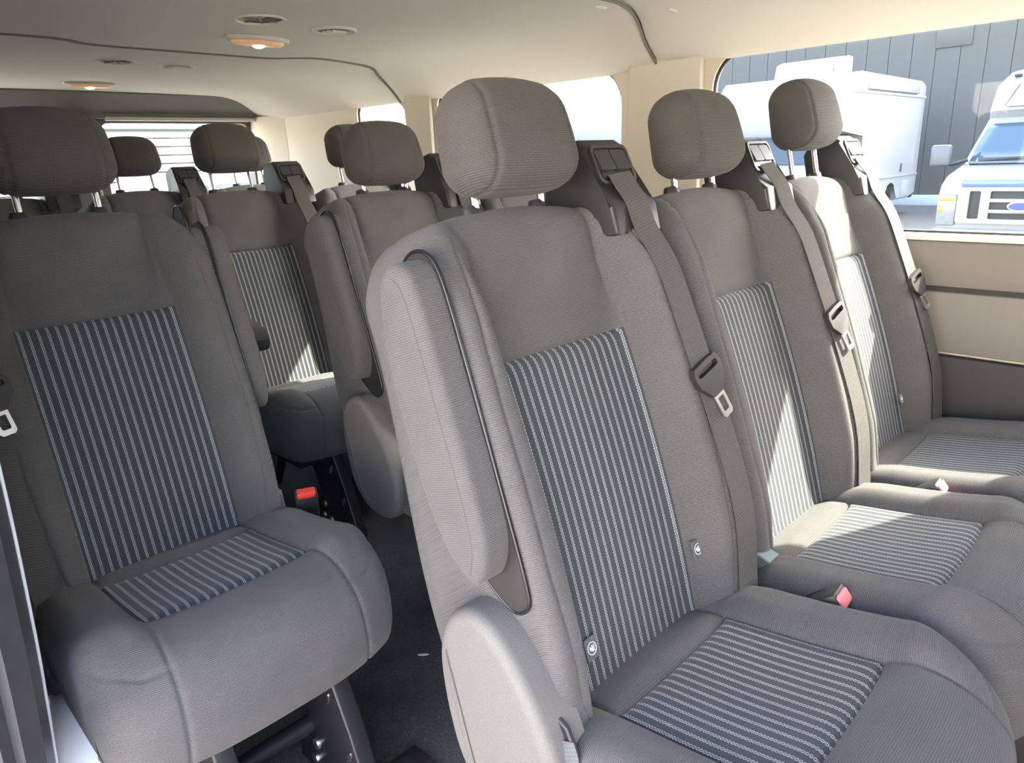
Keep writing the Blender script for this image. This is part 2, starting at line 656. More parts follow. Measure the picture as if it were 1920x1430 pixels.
def build_cushion():
    prof = catmull([(0.035, 0.368), (-0.02, 0.383), (-0.055, 0.389), (-0.17, 0.405), (-0.28, 0.424), (-0.335, 0.431), (-0.392, 0.421),
                    (-0.430, 0.388), (-0.444, 0.335), (-0.441, 0.282), (-0.415, 0.256), (-0.30, 0.250), (-0.10, 0.250), (0.02, 0.265), (0.04, 0.31)], 14, False)
    prof = np.array(prof)
    seg = np.linalg.norm(np.diff(prof, axis=0), axis=1)
    s = np.concatenate([[0], np.cumsum(seg)])
    y, z = prof[:, 0], prof[:, 1]
    s_a = s[np.argmin(np.abs(y[:60] + 0.055))]
    s_b = s[np.argmin(np.abs(y[:70] + 0.28))]
    s_top = s[np.argmin(np.abs(y[:90] + 0.40))]
    s_bot = s[np.argmin(np.abs(y + 0.41) + 1e3 * (z > 0.29))]
    ks = np.concatenate([np.linspace(0, s_a, 14)[:-1], np.linspace(s_a, s_b, 66), np.linspace(s_b, s_bot, 80)[1:], np.linspace(s_bot, s[-1], 16)[1:]])
    yy, zz = np.interp(ks, s, y), np.interp(ks, s, z)
    ty, tz = np.gradient(yy, ks), np.gradient(zz, ks)
    ny, nz = -tz, ty                      # inward/outward normal
    ln = np.hypot(ny, nz); ny, nz = ny / ln, nz / ln
    if nz[20] < 0:
        ny, nz = -ny, -nz                 # outward = up on top
    us = np.concatenate([np.linspace(-CW, -INW, 38)[:-1], np.linspace(-INW, INW, 64), np.linspace(INW, CW, 38)[1:]])
    X, S = np.meshgrid(us, ks)
    a = np.abs(X)
    Y0, Z0 = np.tile(yy[:, None], (1, len(us))), np.tile(zz[:, None], (1, len(us)))
    top = sstep(-0.42, -0.30, Y0) * (S < s_bot)
    off = 0.022 * sstep(0.120, 0.175, a) * top * (0.45 + 0.55 * sstep(0.0, -0.10, Y0))
    off -= 0.004 * (1 - (a / INW) ** 2).clip(0, 1) * top * (S > s_a * 0.8)
    off += 0.006 * sstep(s_b, s_b + .04, S) * (1 - sstep(s_b + .06, s_b + .16, S)) * (1 - (a / CW) ** 2)
    off -= 1.0 * rnd(0.045, CW - a)
    d = poly_dist(a, S, [(INW, s_a), (INW, s_b)])
    d = np.minimum(d, poly_dist(X, S, [(-INW, s_b), (INW, s_b)]))
    d = np.minimum(d, poly_dist(X, S, [(-INW, s_a), (INW, s_a)]))
    d = np.minimum(d, poly_dist(a, S, [(INW, 0), (INW, s_a)]) + 0.001)
    off -= 0.0055 * np.exp(-(d / 0.0035) ** 2) + 0.004 * np.exp(-(d / 0.012) ** 2)
    d2 = np.minimum(poly_dist(a, S, [(INW, s_b), (0.140, s_b + .06), (0.150, s_bot)]),
                    poly_dist(a, S, [(0.146, s_top + .012), (0.18, s_top + .016), (0.215, s_top), (CW, s_top - .05)]))
    off -= 0.0035 * np.exp(-(d2 / 0.003) ** 2)
    Y = Y0 + off * ny[:, None]
    Z = Z0 + off * nz[:, None]
    Y = Y + 0.055 * (a / CW) ** 3.2 * sstep(-0.20, -0.42, Y0)
    P = np.stack([X, Y, Z], -1)
    UVs = np.stack([X, -S], -1)
    nr, nc = X.shape
    ra = int(np.argmin(np.abs(ks - s_a))); rb = int(np.argmin(np.abs(ks - s_b)))
    m_in = np.zeros((nr - 1, nc - 1), bool)
    m_in[ra:rb, 37:37 + 63] = True
    Vi, Ui, Fi = grid_obj('i', P, UVs, m_in)
    ins = mesh_from('cushion_insert', Vi, Ui, Fi[:, ::-1])
    Vb, Ub, Fb = grid_obj('b', P, UVs, ~m_in)
    base = len(Vb)
    faces = [tuple(f) for f in Fb[:, ::-1]]
    L0, L1 = P[:, 0], P[:, -1]
    flat = len(faces)
    faces.append(tuple(range(base, base + nr)))
    faces.append(tuple(range(base + 2 * nr - 1, base + nr - 1, -1)))
    body = mesh_from('cushion', np.concatenate([Vb, L0, L1]), np.concatenate([Ub, UVs[:, 0], UVs[:, -1]]), faces, True, flat)
    body.materials.append(MATS['fabric'])
    ins.materials.append(MATS['stripe_fabric'])
    return body, ins


def build_headrest():
    n = 56
    bm = bmesh.new()
    bmesh.ops.create_cube(bm, size=2.0)
    bmesh.ops.subdivide_edges(bm, edges=bm.edges, cuts=n, use_grid_fill=True)
    half = np.array((0.107, 0.046, 0.077))
    r = np.array((0.045, 0.040, 0.042))
    me = bpy.data.meshes.new('headrest')
    bm.to_mesh(me)
    bm.free()
    co = np.empty(len(me.vertices) * 3)
    me.vertices.foreach_get('co', co)
    co = co.reshape(-1, 3)
    q = co * half
    inner = np.clip(q, -(half - r), half - r)
    d = (q - inner) / r
    ln = np.linalg.norm(d, axis=1, keepdims=True)
    ln[ln == 0] = 1
    nd = d / ln
    v = inner + nd * r
    nrm = nd
    x, y, z = v.T
    seam = np.abs(np.abs(x) - 0.074)
    g = 0.0035 * np.exp(-(seam / 0.003) ** 2)
    v = v - nrm * g[:, None]
    x, y, z = v.T.copy()
    h = z / half[2]
    x2 = x * (1.0 - 0.045 * h - 0.03 * h * h)
    fr = sstep(0.02, -0.03, y)
    y2 = y * (1 - 0.10 * h) - fr * (0.008 * (1 - (x / half[0]) ** 2) + 0.005 * (1 - h * h))
    z2 = z - 0.010 * (x / half[0]) ** 2 * sstep(-0.2, 1, h) + 0.005 * (x / half[0]) ** 2 * sstep(0.2, -1, h)
    v = np.stack([x2, y2, z2], -1)
    me.vertices.foreach_set('co', v.ravel())
    me.update()
    me.polygons.foreach_set('use_smooth', [True] * len(me.polygons))
    uvl = me.uv_layers.new(name='UVMap')
    loops = np.empty(len(me.loops), np.int32)
    me.loops.foreach_get('vertex_index', loops)
    # wrap around the vertical axis: arc length keeps the ribs level all round
    uu = np.where(np.abs(x) > 0.074, x + y * np.sign(x), x)
    uvl.data.foreach_set('uv', np.stack([uu, z], -1)[loops].astype(np.float32).ravel())
    me.materials.append(MATS['fabric_head'])
    return me


CACHE = {}


def cached(key, fn):
    if key not in CACHE:
        CACHE[key] = fn()
    return CACHE[key]


def back_fn(m):
    return lambda u, v, n: back_pt(m * u, v, n)


def pillow(pts, a, b, r, seg=6):
    """outline pts (p, q) swept from x=a to x=b, the b side rounded over with radius r"""
    pts = [np.array(p, float) for p in pts]
    N = len(pts)
    nr = []
    for i in range(N):
        t = pts[(i + 1) % N] - pts[i - 1]
        t /= np.linalg.norm(t)
        nr.append(np.array((t[1], -t[0])))
    c = sum(pts) / N
    if sum(np.dot(nr[i], pts[i] - c) for i in range(N)) < 0:
        nr = [-k for k in nr]
    sg = 1 if b > a else -1
    bm = bmesh.new()
    layers = [(a, 0.0)]
    for k in range(seg + 1):
        th = math.pi / 2 * k / seg
        layers.append((b - sg * r * (1 - math.sin(th)), r * (1 - math.cos(th))))
    for ins in (1.2,):
        layers.append((b + sg * r * 0.06 * (ins - 1), r * ins))
    prev = first = None
    for x, ins in layers:
        vs = [bm.verts.new((x, *(pts[i] - nr[i] * ins))) for i in range(N)]
        if prev:
            for i in range(N):
                bm.faces.new((prev[i], prev[(i + 1) % N], vs[(i + 1) % N], vs[i]))
        else:
            bm.faces.new(vs)
        prev = vs
    cc = sum(pts) / N
    cv = bm.verts.new((layers[-1][0], cc[0], cc[1]))
    for i in range(N):
        bm.faces.new((prev[i], prev[(i + 1) % N], cv))
    return bm


ARM = [(-0.014, 0.572), (0.012, 0.592), (0.038, 0.586), (0.051, 0.556), (0.053, 0.45), (0.052, 0.30), (0.042, 0.242), (0.012, 0.208), (-0.018, 0.232),
       (-0.036, 0.285), (-0.043, 0.38), (-0.038, 0.47), (-0.027, 0.535)]
POCKET = [(-0.020, 0.580), (0.010, 0.602), (0.042, 0.594), (0.056, 0.558), (0.0575, 0.45), (0.056, 0.30), (0.054, 0.200), (0.046, 0.166), (0.016, 0.160), (-0.018, 0.200), (-0.034, 0.245),
          (-0.045, 0.32), (-0.049, 0.39), (-0.044, 0.47), (-0.033, 0.535)]  # rear margin peeks out as a dark line imitating the groove's shadow


def mk_armrest():
    bm = pillow(catmull(ARM, 6), -0.200, -0.262, 0.012)
    me = from_bm(bm, 'armrest', 60)
    uvl = me.uv_layers.new(name='UVMap')
    for l in me.loops:
        c = me.vertices[l.vertex_index].co
        uvl.data[l.index].uv = (c.y + c.x, c.z)
    for v in me.vertices:
        u, n, vv = v.co
        v.co = back_pt(u, vv, n)
    me.materials.append(MATS['fabric'])
    return me


def mk_pocket():
    bm = bmesh.new()
    f = lambda x, y, z: back_pt(x, z, y)
    prism(bm, catmull(POCKET, 5), 'x', -0.2215, -0.2165, 0, 2, f)
    return from_bm(bm, 'armrest_pocket', 40)


def mk_pocket_rim():
    return tube_mesh('pocket_rim', [back_pt(-0.2205, v, n) for n, v in catmull(POCKET, 5)], 0.0026, 8, True)


def mk_cover():
    pts = catmull([(0.084, 0.540), (0.122, 0.510), (0.140, 0.450), (0.132, 0.370), (0.108, 0.300), (0.060, 0.258), (0.0, 0.248), (-0.050, 0.272), (-0.070, 0.330),
                   (-0.060, 0.395), (-0.034, 0.450), (0.004, 0.504), (0.045, 0.537)], 5)
    return from_bm(pillow(pts, -0.200, -0.262, 0.016), 'recliner_cover', 60)


def mk_cover_rib():
    # raised rib along the cover's rear edge
    pts = [(0.118, 0.47), (0.122, 0.44), (0.085, 0.30), (0.05, 0.275), (0.045, 0.285), (0.075, 0.31)]
    bm = bmesh.new()
    prism(bm, pts, 'x', -0.2645, -0.255, 0.0012, 2)
    return from_bm(bm, 'cover_rib', 40)


def mk_guide(m):
    """moulded belt outlet on the shoulder"""
    bm = bmesh.new()
    pts = [(0.040, 0.580), (0.044, 0.624), (0.024, 0.650), (0.016, 0.722), (0.002, 0.738), (-0.060, 0.742), (-0.082, 0.72), (-0.092, 0.60)]
    prism(bm, pts, 'x', m * 0.142, m * 0.252, 0.007, 3)
    me = from_bm(bm, 'belt_guide', 45)
    for v in me.vertices:
        u, n, vv = v.co
        k = sstep(0.60, 0.74, np.array(vv)).item()
        u = m * 0.197 + (u - m * 0.197) * (1.06 - 0.12 * k)
        v.co = back_pt(u, vv, n)
    return me


def guide_n(v):
    return 0.024 + (v - 0.650) / 0.072 * (-0.008)


def mk_guide_rim(m):
    bm = bmesh.new()
    o = rrect(0.152, 0.244, 0.662, 0.724, 0.012)
    i = rrect(0.157, 0.239, 0.667, 0.719, 0.009)
    ring_prism(bm, o, i, lambda a, b, t: back_pt(m * a, b, guide_n(b) + t), -0.002, 0.004)
    return from_bm(bm, 'guide_rim', 40)


def mk_guide_flap(m, k):
    bm = bmesh.new()
    a, b = (0.160, 0.197) if k == 0 else (0.199, 0.236)
    pts = rrect(a, b, 0.683, 0.716, 0.004)
    v0 = []
    f = lambda x, z, t: back_pt(m * x, z, guide_n(z) + t)
    L0 = [bm.verts.new(f(p[0], p[1], -0.004)) for p in pts]
    L1 = [bm.verts.new(f(p[0], p[1], 0.003 if p[1] > 0.7 else 0.007)) for p in pts]
    bm.faces.new(L0); bm.faces.new(L1[::-1])
    for i in range(len(pts)):
        j = (i + 1) % len(pts)
        bm.faces.new((L0[i], L0[j], L1[j], L1[i]))
    return from_bm(bm, 'guide_flap', 40)


def mk_guide_slot(m):
    bm = bmesh.new()
    pts = rrect(0.162, 0.234, 0.668, 0.683, 0.006)
    prism(bm, pts, 'y', -0.003, 0.0022, 0, 1, lambda x, t, z: back_pt(m * x, z, guide_n(z) + t))
    return from_bm(bm, 'guide_slot', None)


def surf_n(u, v):
    return float(back_surface(np.array([[u]]), np.array([[v]]))[0, 0])


def belt_path(m):
    ctr = catmull([(0.197, 0.676), (0.196, 0.640), (0.198, 0.56), (0.202, 0.45), (0.207, 0.34), (0.220, 0.18), (0.214, 0.06), (0.207, -0.01), (0.204, -0.045)], 8, False)
    out = []
    for i, (u, v) in enumerate(ctr):
        n = max(surf_n(max(min(u + du, 0.205), 0), min(v, 0.62)) for du in (-0.022, 0, 0.01)) + 0.008
        if v > 0.60:
            k = (v - 0.60) / 0.076
            n = max(n, 0.050) * (1 - k) + 0.026 * k
            n = max(n, 0.050) if v < 0.640 else n + 0.003
        out.append((u, v, n))
    for _ in range(6):
        out = [out[0]] + [(b[0], b[1], (a[2] + 2 * b[2] + c[2]) / 4) for a, b, c in zip(out, out[1:], out[2:])] + [out[-1]]
    return out


def ribbon(name, pts, width, wdir, thick=0.0016):
    """pts 3d; wdir list of unit vectors"""
    V, U, F = [], [], []
    s = 0
    for i, (p, w) in enumerate(zip(pts, wdir)):
        p, w = np.array(p), np.array(w)
        t = np.array(pts[min(i + 1, len(pts) - 1)]) - np.array(pts[max(i - 1, 0)])
        t /= np.linalg.norm(t)
        nn = np.cross(t, w); nn /= np.linalg.norm(nn)
        if i:
            s += np.linalg.norm(p - np.array(pts[i - 1]))
        for a, b in ((-1, 1), (1, 1), (1, -1), (-1, -1)):
            V.append(p + w * a * width / 2 + nn * b * thick / 2)
            U.append((a * width / 2, s))
    for i in range(len(pts) - 1):
        for k in range(4):
            a, b = i * 4 + k, i * 4 + (k + 1) % 4
            F.append((a, b, b + 4, a + 4))
    F.append((3, 2, 1, 0)); e = (len(pts) - 1) * 4
    F.append((e, e + 1, e + 2, e + 3))
    me = mesh_from(name, np.array(V), np.array(U), F)
    me.set_sharp_from_angle(angle=math.radians(40))
    return me


def mk_belt(m):
    path = belt_path(m)
    pts = [back_pt(m * u, v, n) for u, v, n in path]
    wd = []
    for i, (u, v, n) in enumerate(path):
        tilt = 0.16 + 0.12 * sstep(0.55, 0.68, np.array(v)).item()
        w = np.array([m * math.cos(0.12), 0, 0]) + NF * math.sin(0.12) + VD * 0.05
        wd.append(w / np.linalg.norm(w))
    return ribbon('seat_belt', pts, 0.048, wd)


def belt_frame(m, vpos):
    path = belt_path(m)
    i = min(range(1, len(path) - 1), key=lambda k: abs(path[k][1] - vpos))
    p = np.array(back_pt(m * path[i][0], path[i][1], path[i][2]))
    t = np.array(back_pt(m * path[i + 1][0], path[i + 1][1], path[i + 1][2])) - np.array(back_pt(m * path[i - 1][0], path[i - 1][1], path[i - 1][2]))
    t /= np.linalg.norm(t)
    w = np.array([m * math.cos(0.12), 0, 0]) + NF * math.sin(0.12); w -= t * w.dot(t); w /= np.linalg.norm(w)
    nn = np.cross(t, w)
    if nn.dot(NF) < 0:
        nn = -nn
    c, s_ = math.cos(0.22), math.sin(0.22)
    w, t = w * c - t * s_ * m, t * c + w * s_ * m
    return lambda a, b, h: tuple(p + w * a + t * b + nn * h)      # b grows down the belt


def mk_tongue_body(m):
    f = belt_frame(m, 0.345)
    bm = bmesh.new()
    o = [(-0.034, -0.016), (-0.028, -0.026), (0.0, -0.027), (0.028, -0.026), (0.034, -0.016), (0.033, 0.004), (0.020, 0.021), (0.013, 0.030), (-0.013, 0.030), (-0.020, 0.021), (-0.033, 0.004)]
    i = [(-0.026, -0.014), (-0.025, -0.018), (0.0, -0.019), (0.025, -0.018), (0.026, -0.014), (0.026, -0.010), (0.020, -0.008), (0.012, -0.008), (-0.012, -0.008), (-0.020, -0.008), (-0.026, -0.010)]
    ring_prism(bm, o, i, f, 0.001, 0.011)
    bmesh.ops.recalc_face_normals(bm, faces=bm.faces)
    me = from_bm(bm, 'tongue_grip', 40)
    return me


def mk_tongue_metal(m):
    f = belt_frame(m, 0.345)
    bm = bmesh.new()
    o = [(-0.013, 0.026), (0.013, 0.026), (0.013, 0.050), (0.013, 0.064), (0.009, 0.069), (-0.009, 0.069), (-0.013, 0.064), (-0.013, 0.050)]
    i = [(-0.007, 0.036), (0.007, 0.036), (0.007, 0.048), (0.007, 0.058), (0.005, 0.060), (-0.005, 0.060), (-0.007, 0.058), (-0.007, 0.048)]
    ring_prism(bm, o, i, f, 0.0055, 0.0085)
    return from_bm(bm, 'tongue_plate', None)


def mk_leg(m):
    """pressed steel floor leg in the y-z plane"""
    bm = bmesh.new()
    pts = [(-0.20, 0.262), (-0.40, 0.262), (-0.445, 0.16), (-0.50, 0.018), (-0.49, 0.0), (-0.25, 0.0), (-0.255, 0.045), (-0.31, 0.12), (-0.28, 0.19)]
    prism(bm, pts, 'x', -0.016, 0.016, 0.004, 2)
    return from_bm(bm, 'leg', 40)


def mk_leg_strip():
    bm = bmesh.new()
    pts = [(-0.310, 0.262), (-0.318, 0.262), (-0.345, 0.20), (-0.432, 0.03), (-0.424, 0.03), (-0.338, 0.20)]
    prism(bm, pts, 'x', 0.010, 0.022, 0.0015, 1)
    return from_bm(bm, 'leg_rib', 40)


def mk_slot(y, z):
    bm = bmesh.new()
    pts = []
    ang = math.radians(62)
    for k in range(12):
        a = 2 * math.pi * k / 12
        p, q = 0.017 * math.cos(a), 0.0055 * math.sin(a)
        pts.append((y - p * math.cos(ang) - q * math.sin(ang), z + p * math.sin(ang) - q * math.cos(ang)))
    prism(bm, pts, 'x', -0.0185, 0.0185, 0.001, 1)
    return from_bm(bm, 'slot_insert', 40)


def mk_bolt(y, z):
    bm = bmesh.new()
    pts = [(y + 0.011 * math.cos(a), z + 0.011 * math.sin(a)) for a in [2 * math.pi * k / 12 for k in range(12)]]
    prism(bm, pts, 'x', -0.022, 0.022, 0.003, 2)
    return from_bm(bm, 'bolt', 40)


def mk_buckle():
    """black buckle housing, origin at its base, pointing up"""
    bm = bmesh.new()
    bm_box(bm, (-0.022, -0.013, 0.0), (0.022, 0.013, 0.062), 0.004, 2)
    me = from_bm(bm, 'buckle', 40)
    return me


def mk_button():
    bm = bmesh.new()
    bm_box(bm, (-0.0185, -0.0135, 0.052), (0.0185, 0.0075, 0.0655), 0.003, 2)
    return from_bm(bm, 'buckle_button', 40)


def mk_stalk():
    bm = bmesh.new()
    bm_box(bm, (-0.014, -0.004, -0.11), (0.014, 0.004, 0.006), 0.002, 2)
    return from_bm(bm, 'buckle_stalk', 40)


def mk_tag():
    # small folded cloth label lying on the seam; local x right, y up the seat, z out
    bm = bmesh.new()
    bm_box(bm, (-0.012, -0.015, 0.0), (0.012, 0.015, 0.0025), 0.0008, 1)
    return from_bm(bm, 'cloth_label', 40)


def mk_tag_mark():
    bm = bmesh.new()
    n = 20
    o = [(0.0088 * math.cos(2 * math.pi * k / n), 0.0088 * math.sin(2 * math.pi * k / n)) for k in range(n)]
    i = [(0.0078 * math.cos(2 * math.pi * k / n), 0.0078 * math.sin(2 * math.pi * k / n)) for k in range(n)]
    ring_prism(bm, o, i, lambda a, b, t: (a, b, t), 0.0024, 0.0030)
    # curved leaf-like strokes inside the ring
    for pts in ([(-0.005, 0.002), (-0.003, 0.0035), (0.0005, 0.0), (0.0055, -0.0035), (0.001, -0.0045), (-0.004, -0.002)],
                [(-0.001, 0.004), (0.001, 0.0045), (0.003, 0.001), (0.005, -0.002), (0.0015, -0.0005)],
                [(0.003, 0.0045), (0.0045, 0.004), (0.0055, 0.0), (0.0045, 0.0005)]):
        prism(bm, pts, 'z', 0.0024, 0.0030)
    return from_bm(bm, 'label_mark', None)


BACK, BACK_INS = build_backrest()
CUSH, CUSH_INS = build_cushion()
HEAD = build_headrest()
TILT = math.atan2(VD[1], VD[2])


def seat_place(root, x, m=1, raise_head=0.0, aisle=False, belt=True, arm='up', tags=(), buckle=None, cover=True):
    """one seating position of a seat; parts go under root, sub-parts under the parts"""
    L = (x, 0, 0)
    P = lambda name, me, mat=None, par=root, loc=None, rot=None: link(name, me, mat, par, loc, rot)
    b = P('backrest', BACK, None, root, L)
    P('backrest_insert', BACK_INS, None, b)
    for (u, v) in tags:
        n = surf_n(u, v) + 0.0045
        bp = back_pt(u, v, n)
        t = P('cloth_label', cached('tag', mk_tag), 'tag_grey', root, (x + bp[0], bp[1], bp[2]), (math.radians(90) - TILT, 0, 0))
        t['label'] = 'small grey cloth label with a white ringed mark'
        P('label_mark', cached('tagm', mk_tag_mark), 'tag_white', t)
    c = P('cushion', CUSH, None, root, L)
    P('cushion_insert', CUSH_INS, None, c)
    # headrest
    hv = 0.664 + raise_head + 0.077
    hp = back_pt(0, hv, 0.002)
    h = P('headrest', HEAD, None, root, (x + hp[0], hp[1], hp[2]), (-TILT * 0.8, 0, 0))
    for s in (-1, 1):
        p0, p1 = back_pt(s * 0.066, 0.60, -0.034), back_pt(s * 0.066, hv - 0.04, -0.016)
        pm = cached(('post', s, raise_head), lambda: tube_mesh('headrest_post', [p0, p1], 0.0058, 12))
        P('headrest_post', pm, 'chrome', root, L)
        q0, q1 = back_pt(s * 0.066, 0.638, -0.033), back_pt(s * 0.066, 0.662, -0.031)
        def sleeve():
            bm = bmesh.new()
            tube(bm, [q0, tuple(np.array(q1) - (np.array(q1) - np.array(q0)) * 0.25), q1], [0.0135, 0.0135, 0.0115], 16)
            for v in bm.verts:
                v.co.x = s * 0.066 + (v.co.x - s * 0.066) * 1.35
            return from_bm(bm, 'post_sleeve', 50)
        P('post_sleeve', cached(('sleeve', s), sleeve), 'dark_plastic', root, L)
    if belt:
        g = P('belt_guide', cached(('g', m), lambda: mk_guide(m)), 'dark_plastic', root, L)
        P('guide_rim', cached(('gr', m), lambda: mk_guide_rim(m)), 'dark_plastic', g)
        P('guide_slot', cached(('gs', m), lambda: mk_guide_slot(m)), 'gloss_black', g)
        for k in (0, 1):
            P('guide_flap', cached(('gf', m, k), lambda: mk_guide_flap(m, k)), 'dark_plastic', g)
        w = P('seat_belt', cached(('belt', m), lambda: mk_belt(m)), 'webbing', root, L)
        P('tongue_grip', cached(('tb', m), lambda: mk_tongue_body(m)), 'dark_plastic', w)
        P('tongue_plate', cached(('tm', m), lambda: mk_tongue_metal(m)), 'bright_steel', w)
    if aisle:
        # mirrored for seats whose aisle side is +x
        sc = (m, 1, 1)
        pk = P('armrest_pocket', cached('pk', mk_pocket), 'dark_plastic', root, L)
        rim = P('pocket_rim', cached('pkr', mk_pocket_rim), 'gloss_black', pk)
        a = P('armrest', cached('arm', mk_armrest), None, root, L)
        P('armrest_seam', cached('arms', lambda: tube_mesh('armrest_seam', [back_pt(-0.2616, v, n) for n, v in catmull([(0.020, 0.577), (0.034, 0.55), (0.035, 0.45), (0.034, 0.31), (0.026, 0.252), (0.010, 0.222)], 6, False)], 0.0010, 6)), 'fabric_head', a)
        for o in (pk, a):
            o.scale = sc
        if cover:
            cv = P('recliner_cover', cached('cv', mk_cover), 'cover_plastic', root, L)
            P('cover_rib', cached('cvr', mk_cover_rib), 'cover_plastic', cv)
        if arm == 'down':
            # swung forward about its lower end
            piv = Vector(back_pt(0, 0.235, 0.0))
            R = Matrix.Rotation(math.radians(107) , 4, 'X')
            M = Matrix.Translation((x, 0, 0)) @ Matrix.Translation(piv) @ R @ Matrix.Translation(-piv)
            a.matrix_local = M @ Matrix.Diagonal((m, 1, 1, 1))
    if buckle:
        (bx, by, bz), (rx, ry, rz), mat = buckle
        k = P('buckle', cached('bk', mk_buckle), 'dark_plastic', root, (x + bx, by, bz), (rx, ry, rz))
        P('buckle_button', cached(('bb', mat), mk_button), mat, k)
        P('buckle_stalk', cached('bs', mk_stalk), 'black_steel', k)


def seat_legs(root, xs, fine=False):
    for x in xs:
        l = link('leg', cached('leg', lambda: mk_leg(1)), 'black_steel', root, (x, 0, 0))
        link('leg_rib', cached('legs', mk_leg_strip), 'bright_steel', l)
        for y, z in ((-0.385, 0.205), (-0.435, 0.115)):
            link('slot_insert', cached(('sl', y), lambda: mk_slot(y, z)), 'bright_steel', l)
        for y, z in ((-0.325, 0.075), (-0.315, 0.035), (-0.355, 0.030)):
            link('bolt', cached(('bo', y), lambda: mk_bolt(y, z)), 'bright_steel', l)


def seat_rails(root, x0, x1):
    bm = bmesh.new()
    bm_box(bm, (x0, -0.36, 0.225), (x1, -0.05, 0.262), 0.006, 1)
    link('seat_pan', from_bm(bm, 'seat_pan', 40), 'black_steel', root)
    for y, z in ((-0.30, 0.10), (-0.08, 0.20)):
        link('cross_tube', tube_mesh('cross_tube', [(x0 + 0.05, y, z), (x1 - 0.05, y, z)], 0.017, 12), 'black_steel', root)
    # rear struts from the pan to the floor
    for x in (x0 + 0.13, x1 - 0.13):
        link('rear_strut', tube_mesh('rear_strut', [(x, -0.06, 0.24), (x, 0.08, 0.012)], 0.016, 10), 'black_steel', root)


Y1, PITCH = 0.499, 0.83

# ------------------------------------------------------------------ structure: van shell
XW, XR, YR, ZC = 2.05, 0.03, 4.0, 1.42
XOUT = 2.08


def plate_with_holes(name, outer, holes, axis, a, b, smooth=None):
    """flat wall with rounded openings, thickness a..b along axis ('x' pts=(y,z), 'y' pts=(x,z))"""
    bm = bmesh.new()
    P = (lambda p, t: (t, p[0], p[1])) if axis == 'x' else (lambda p, t: (p[0], t, p[1]))
    es, loops = [], []
    for lp in [outer] + holes:
        vs = [bm.verts.new(P(p, a)) for p in lp]
        loops.append(vs)
        es += [bm.edges.new((vs[i], vs[(i + 1) % len(vs)])) for i in range(len(vs))]
    bmesh.ops.triangle_fill(bm, use_beauty=True, use_dissolve=False, edges=es)
    r = bmesh.ops.extrude_face_region(bm, geom=list(bm.faces))
    bmesh.ops.translate(bm, vec=(b - a, 0, 0) if axis == 'x' else (0, b - a, 0), verts=[g for g in r['geom'] if isinstance(g, bmesh.types.BMVert)])
    # keep the front faces
    return from_bm(bm, name, smooth)


SILL, WTOP = 0.838, 1.338
WIN_L = [(-0.08, 1.18, 0.09, 0.10), (1.51, 2.45, 0.12, 0.06), (2.65, 3.04, 0.13, 0.05)]     # y0, y1, corner radius near, far
win_pts = []
for y0, y1, r0, r1 in WIN_L:
    win_pts.append(rrect(y0, y1, SILL, WTOP, (r1, r0, r0 * 0.7, r1), 8))

floor = link('floor', box_mesh('floor', (-0.02, -1.25, -0.05), (XOUT, YR + 0.05, 0.0)), 'floor_carpet')
tag(floor, 'dark worn carpet floor of the van', None, None, 'structure')

wall = link('wall_left', plate_with_holes('wall_left', [(-1.25, -0.05), (YR + 0.05, -0.05), (YR + 0.05, ZC + 0.06), (-1.25, ZC + 0.06)], win_pts, 'x', XW, XOUT), 'pillar_trim')
tag(wall, 'pale beige window wall on the driver side', None, None, 'structure')
# lower trim panels
p = link('side_panel', box_mesh('side_panel', (XW - 0.022, -1.25, 0.545), (XW - 0.001, YR - 0.05, 0.700), 0.006), 'grey_panel', wall)
p = link('side_panel', box_mesh('side_panel', (XW - 0.022, -1.25, 0.712), (XW - 0.001, YR - 0.05, SILL - 0.014), 0.006), 'grey_panel', wall)
link('panel_groove', box_mesh('panel_groove', (XW - 0.012, -1.25, 0.69), (XW - 0.0005, YR - 0.05, 0.72)), 'dark_panel', wall)
p = link('lower_panel', box_mesh('lower_panel', (XW - 0.030, -1.25, 0.0), (XW - 0.001, YR - 0.05, 0.538), 0.006), 'dark_panel', wall)
p = link('sill_ledge', box_mesh('sill_ledge', (XW - 0.020, -1.25, SILL - 0.013), (XW + 0.005, YR - 0.05, SILL + 0.004), 0.004), 'pale_sill', wall)
for i, (pts, (y0, y1, r0, r1)) in enumerate(zip(win_pts, WIN_L)):
    w = link('window_%d' % (i + 1), prism_mesh('window_%d' % (i + 1), rrect(y0 + 0.004, y1 - 0.004, SILL + 0.004, WTOP - 0.004, (r1, r0, r0 * 0.7, r1), 8), 'x', XOUT - 0.012, XOUT - 0.007), 'window_glass')
    tag(w, ['large clear side window looking out on the parked motorhome', 'side window behind the nearest beige pillar', 'small rearmost side window with rounded corners'][i], None, None, 'structure')
    bm = bmesh.new()
    tube(bm, [(XW + 0.012, a, b) for a, b in rrect(y0 + 0.002, y1 - 0.002, SILL + 0.002, WTOP - 0.002, (r1, r0, r0 * 0.7, r1), 8)], 0.0055, 8, True)
    link('window_seal', from_bm(bm, 'window_seal', 60), 'rubber', w)
    if i == 0:
        link('window_channel', box_mesh('window_channel', (XW + 0.006, y0 + 0.05, SILL), (XW + 0.018, y1 - 0.06, SILL + 0.010), 0.003), 'rubber', w)

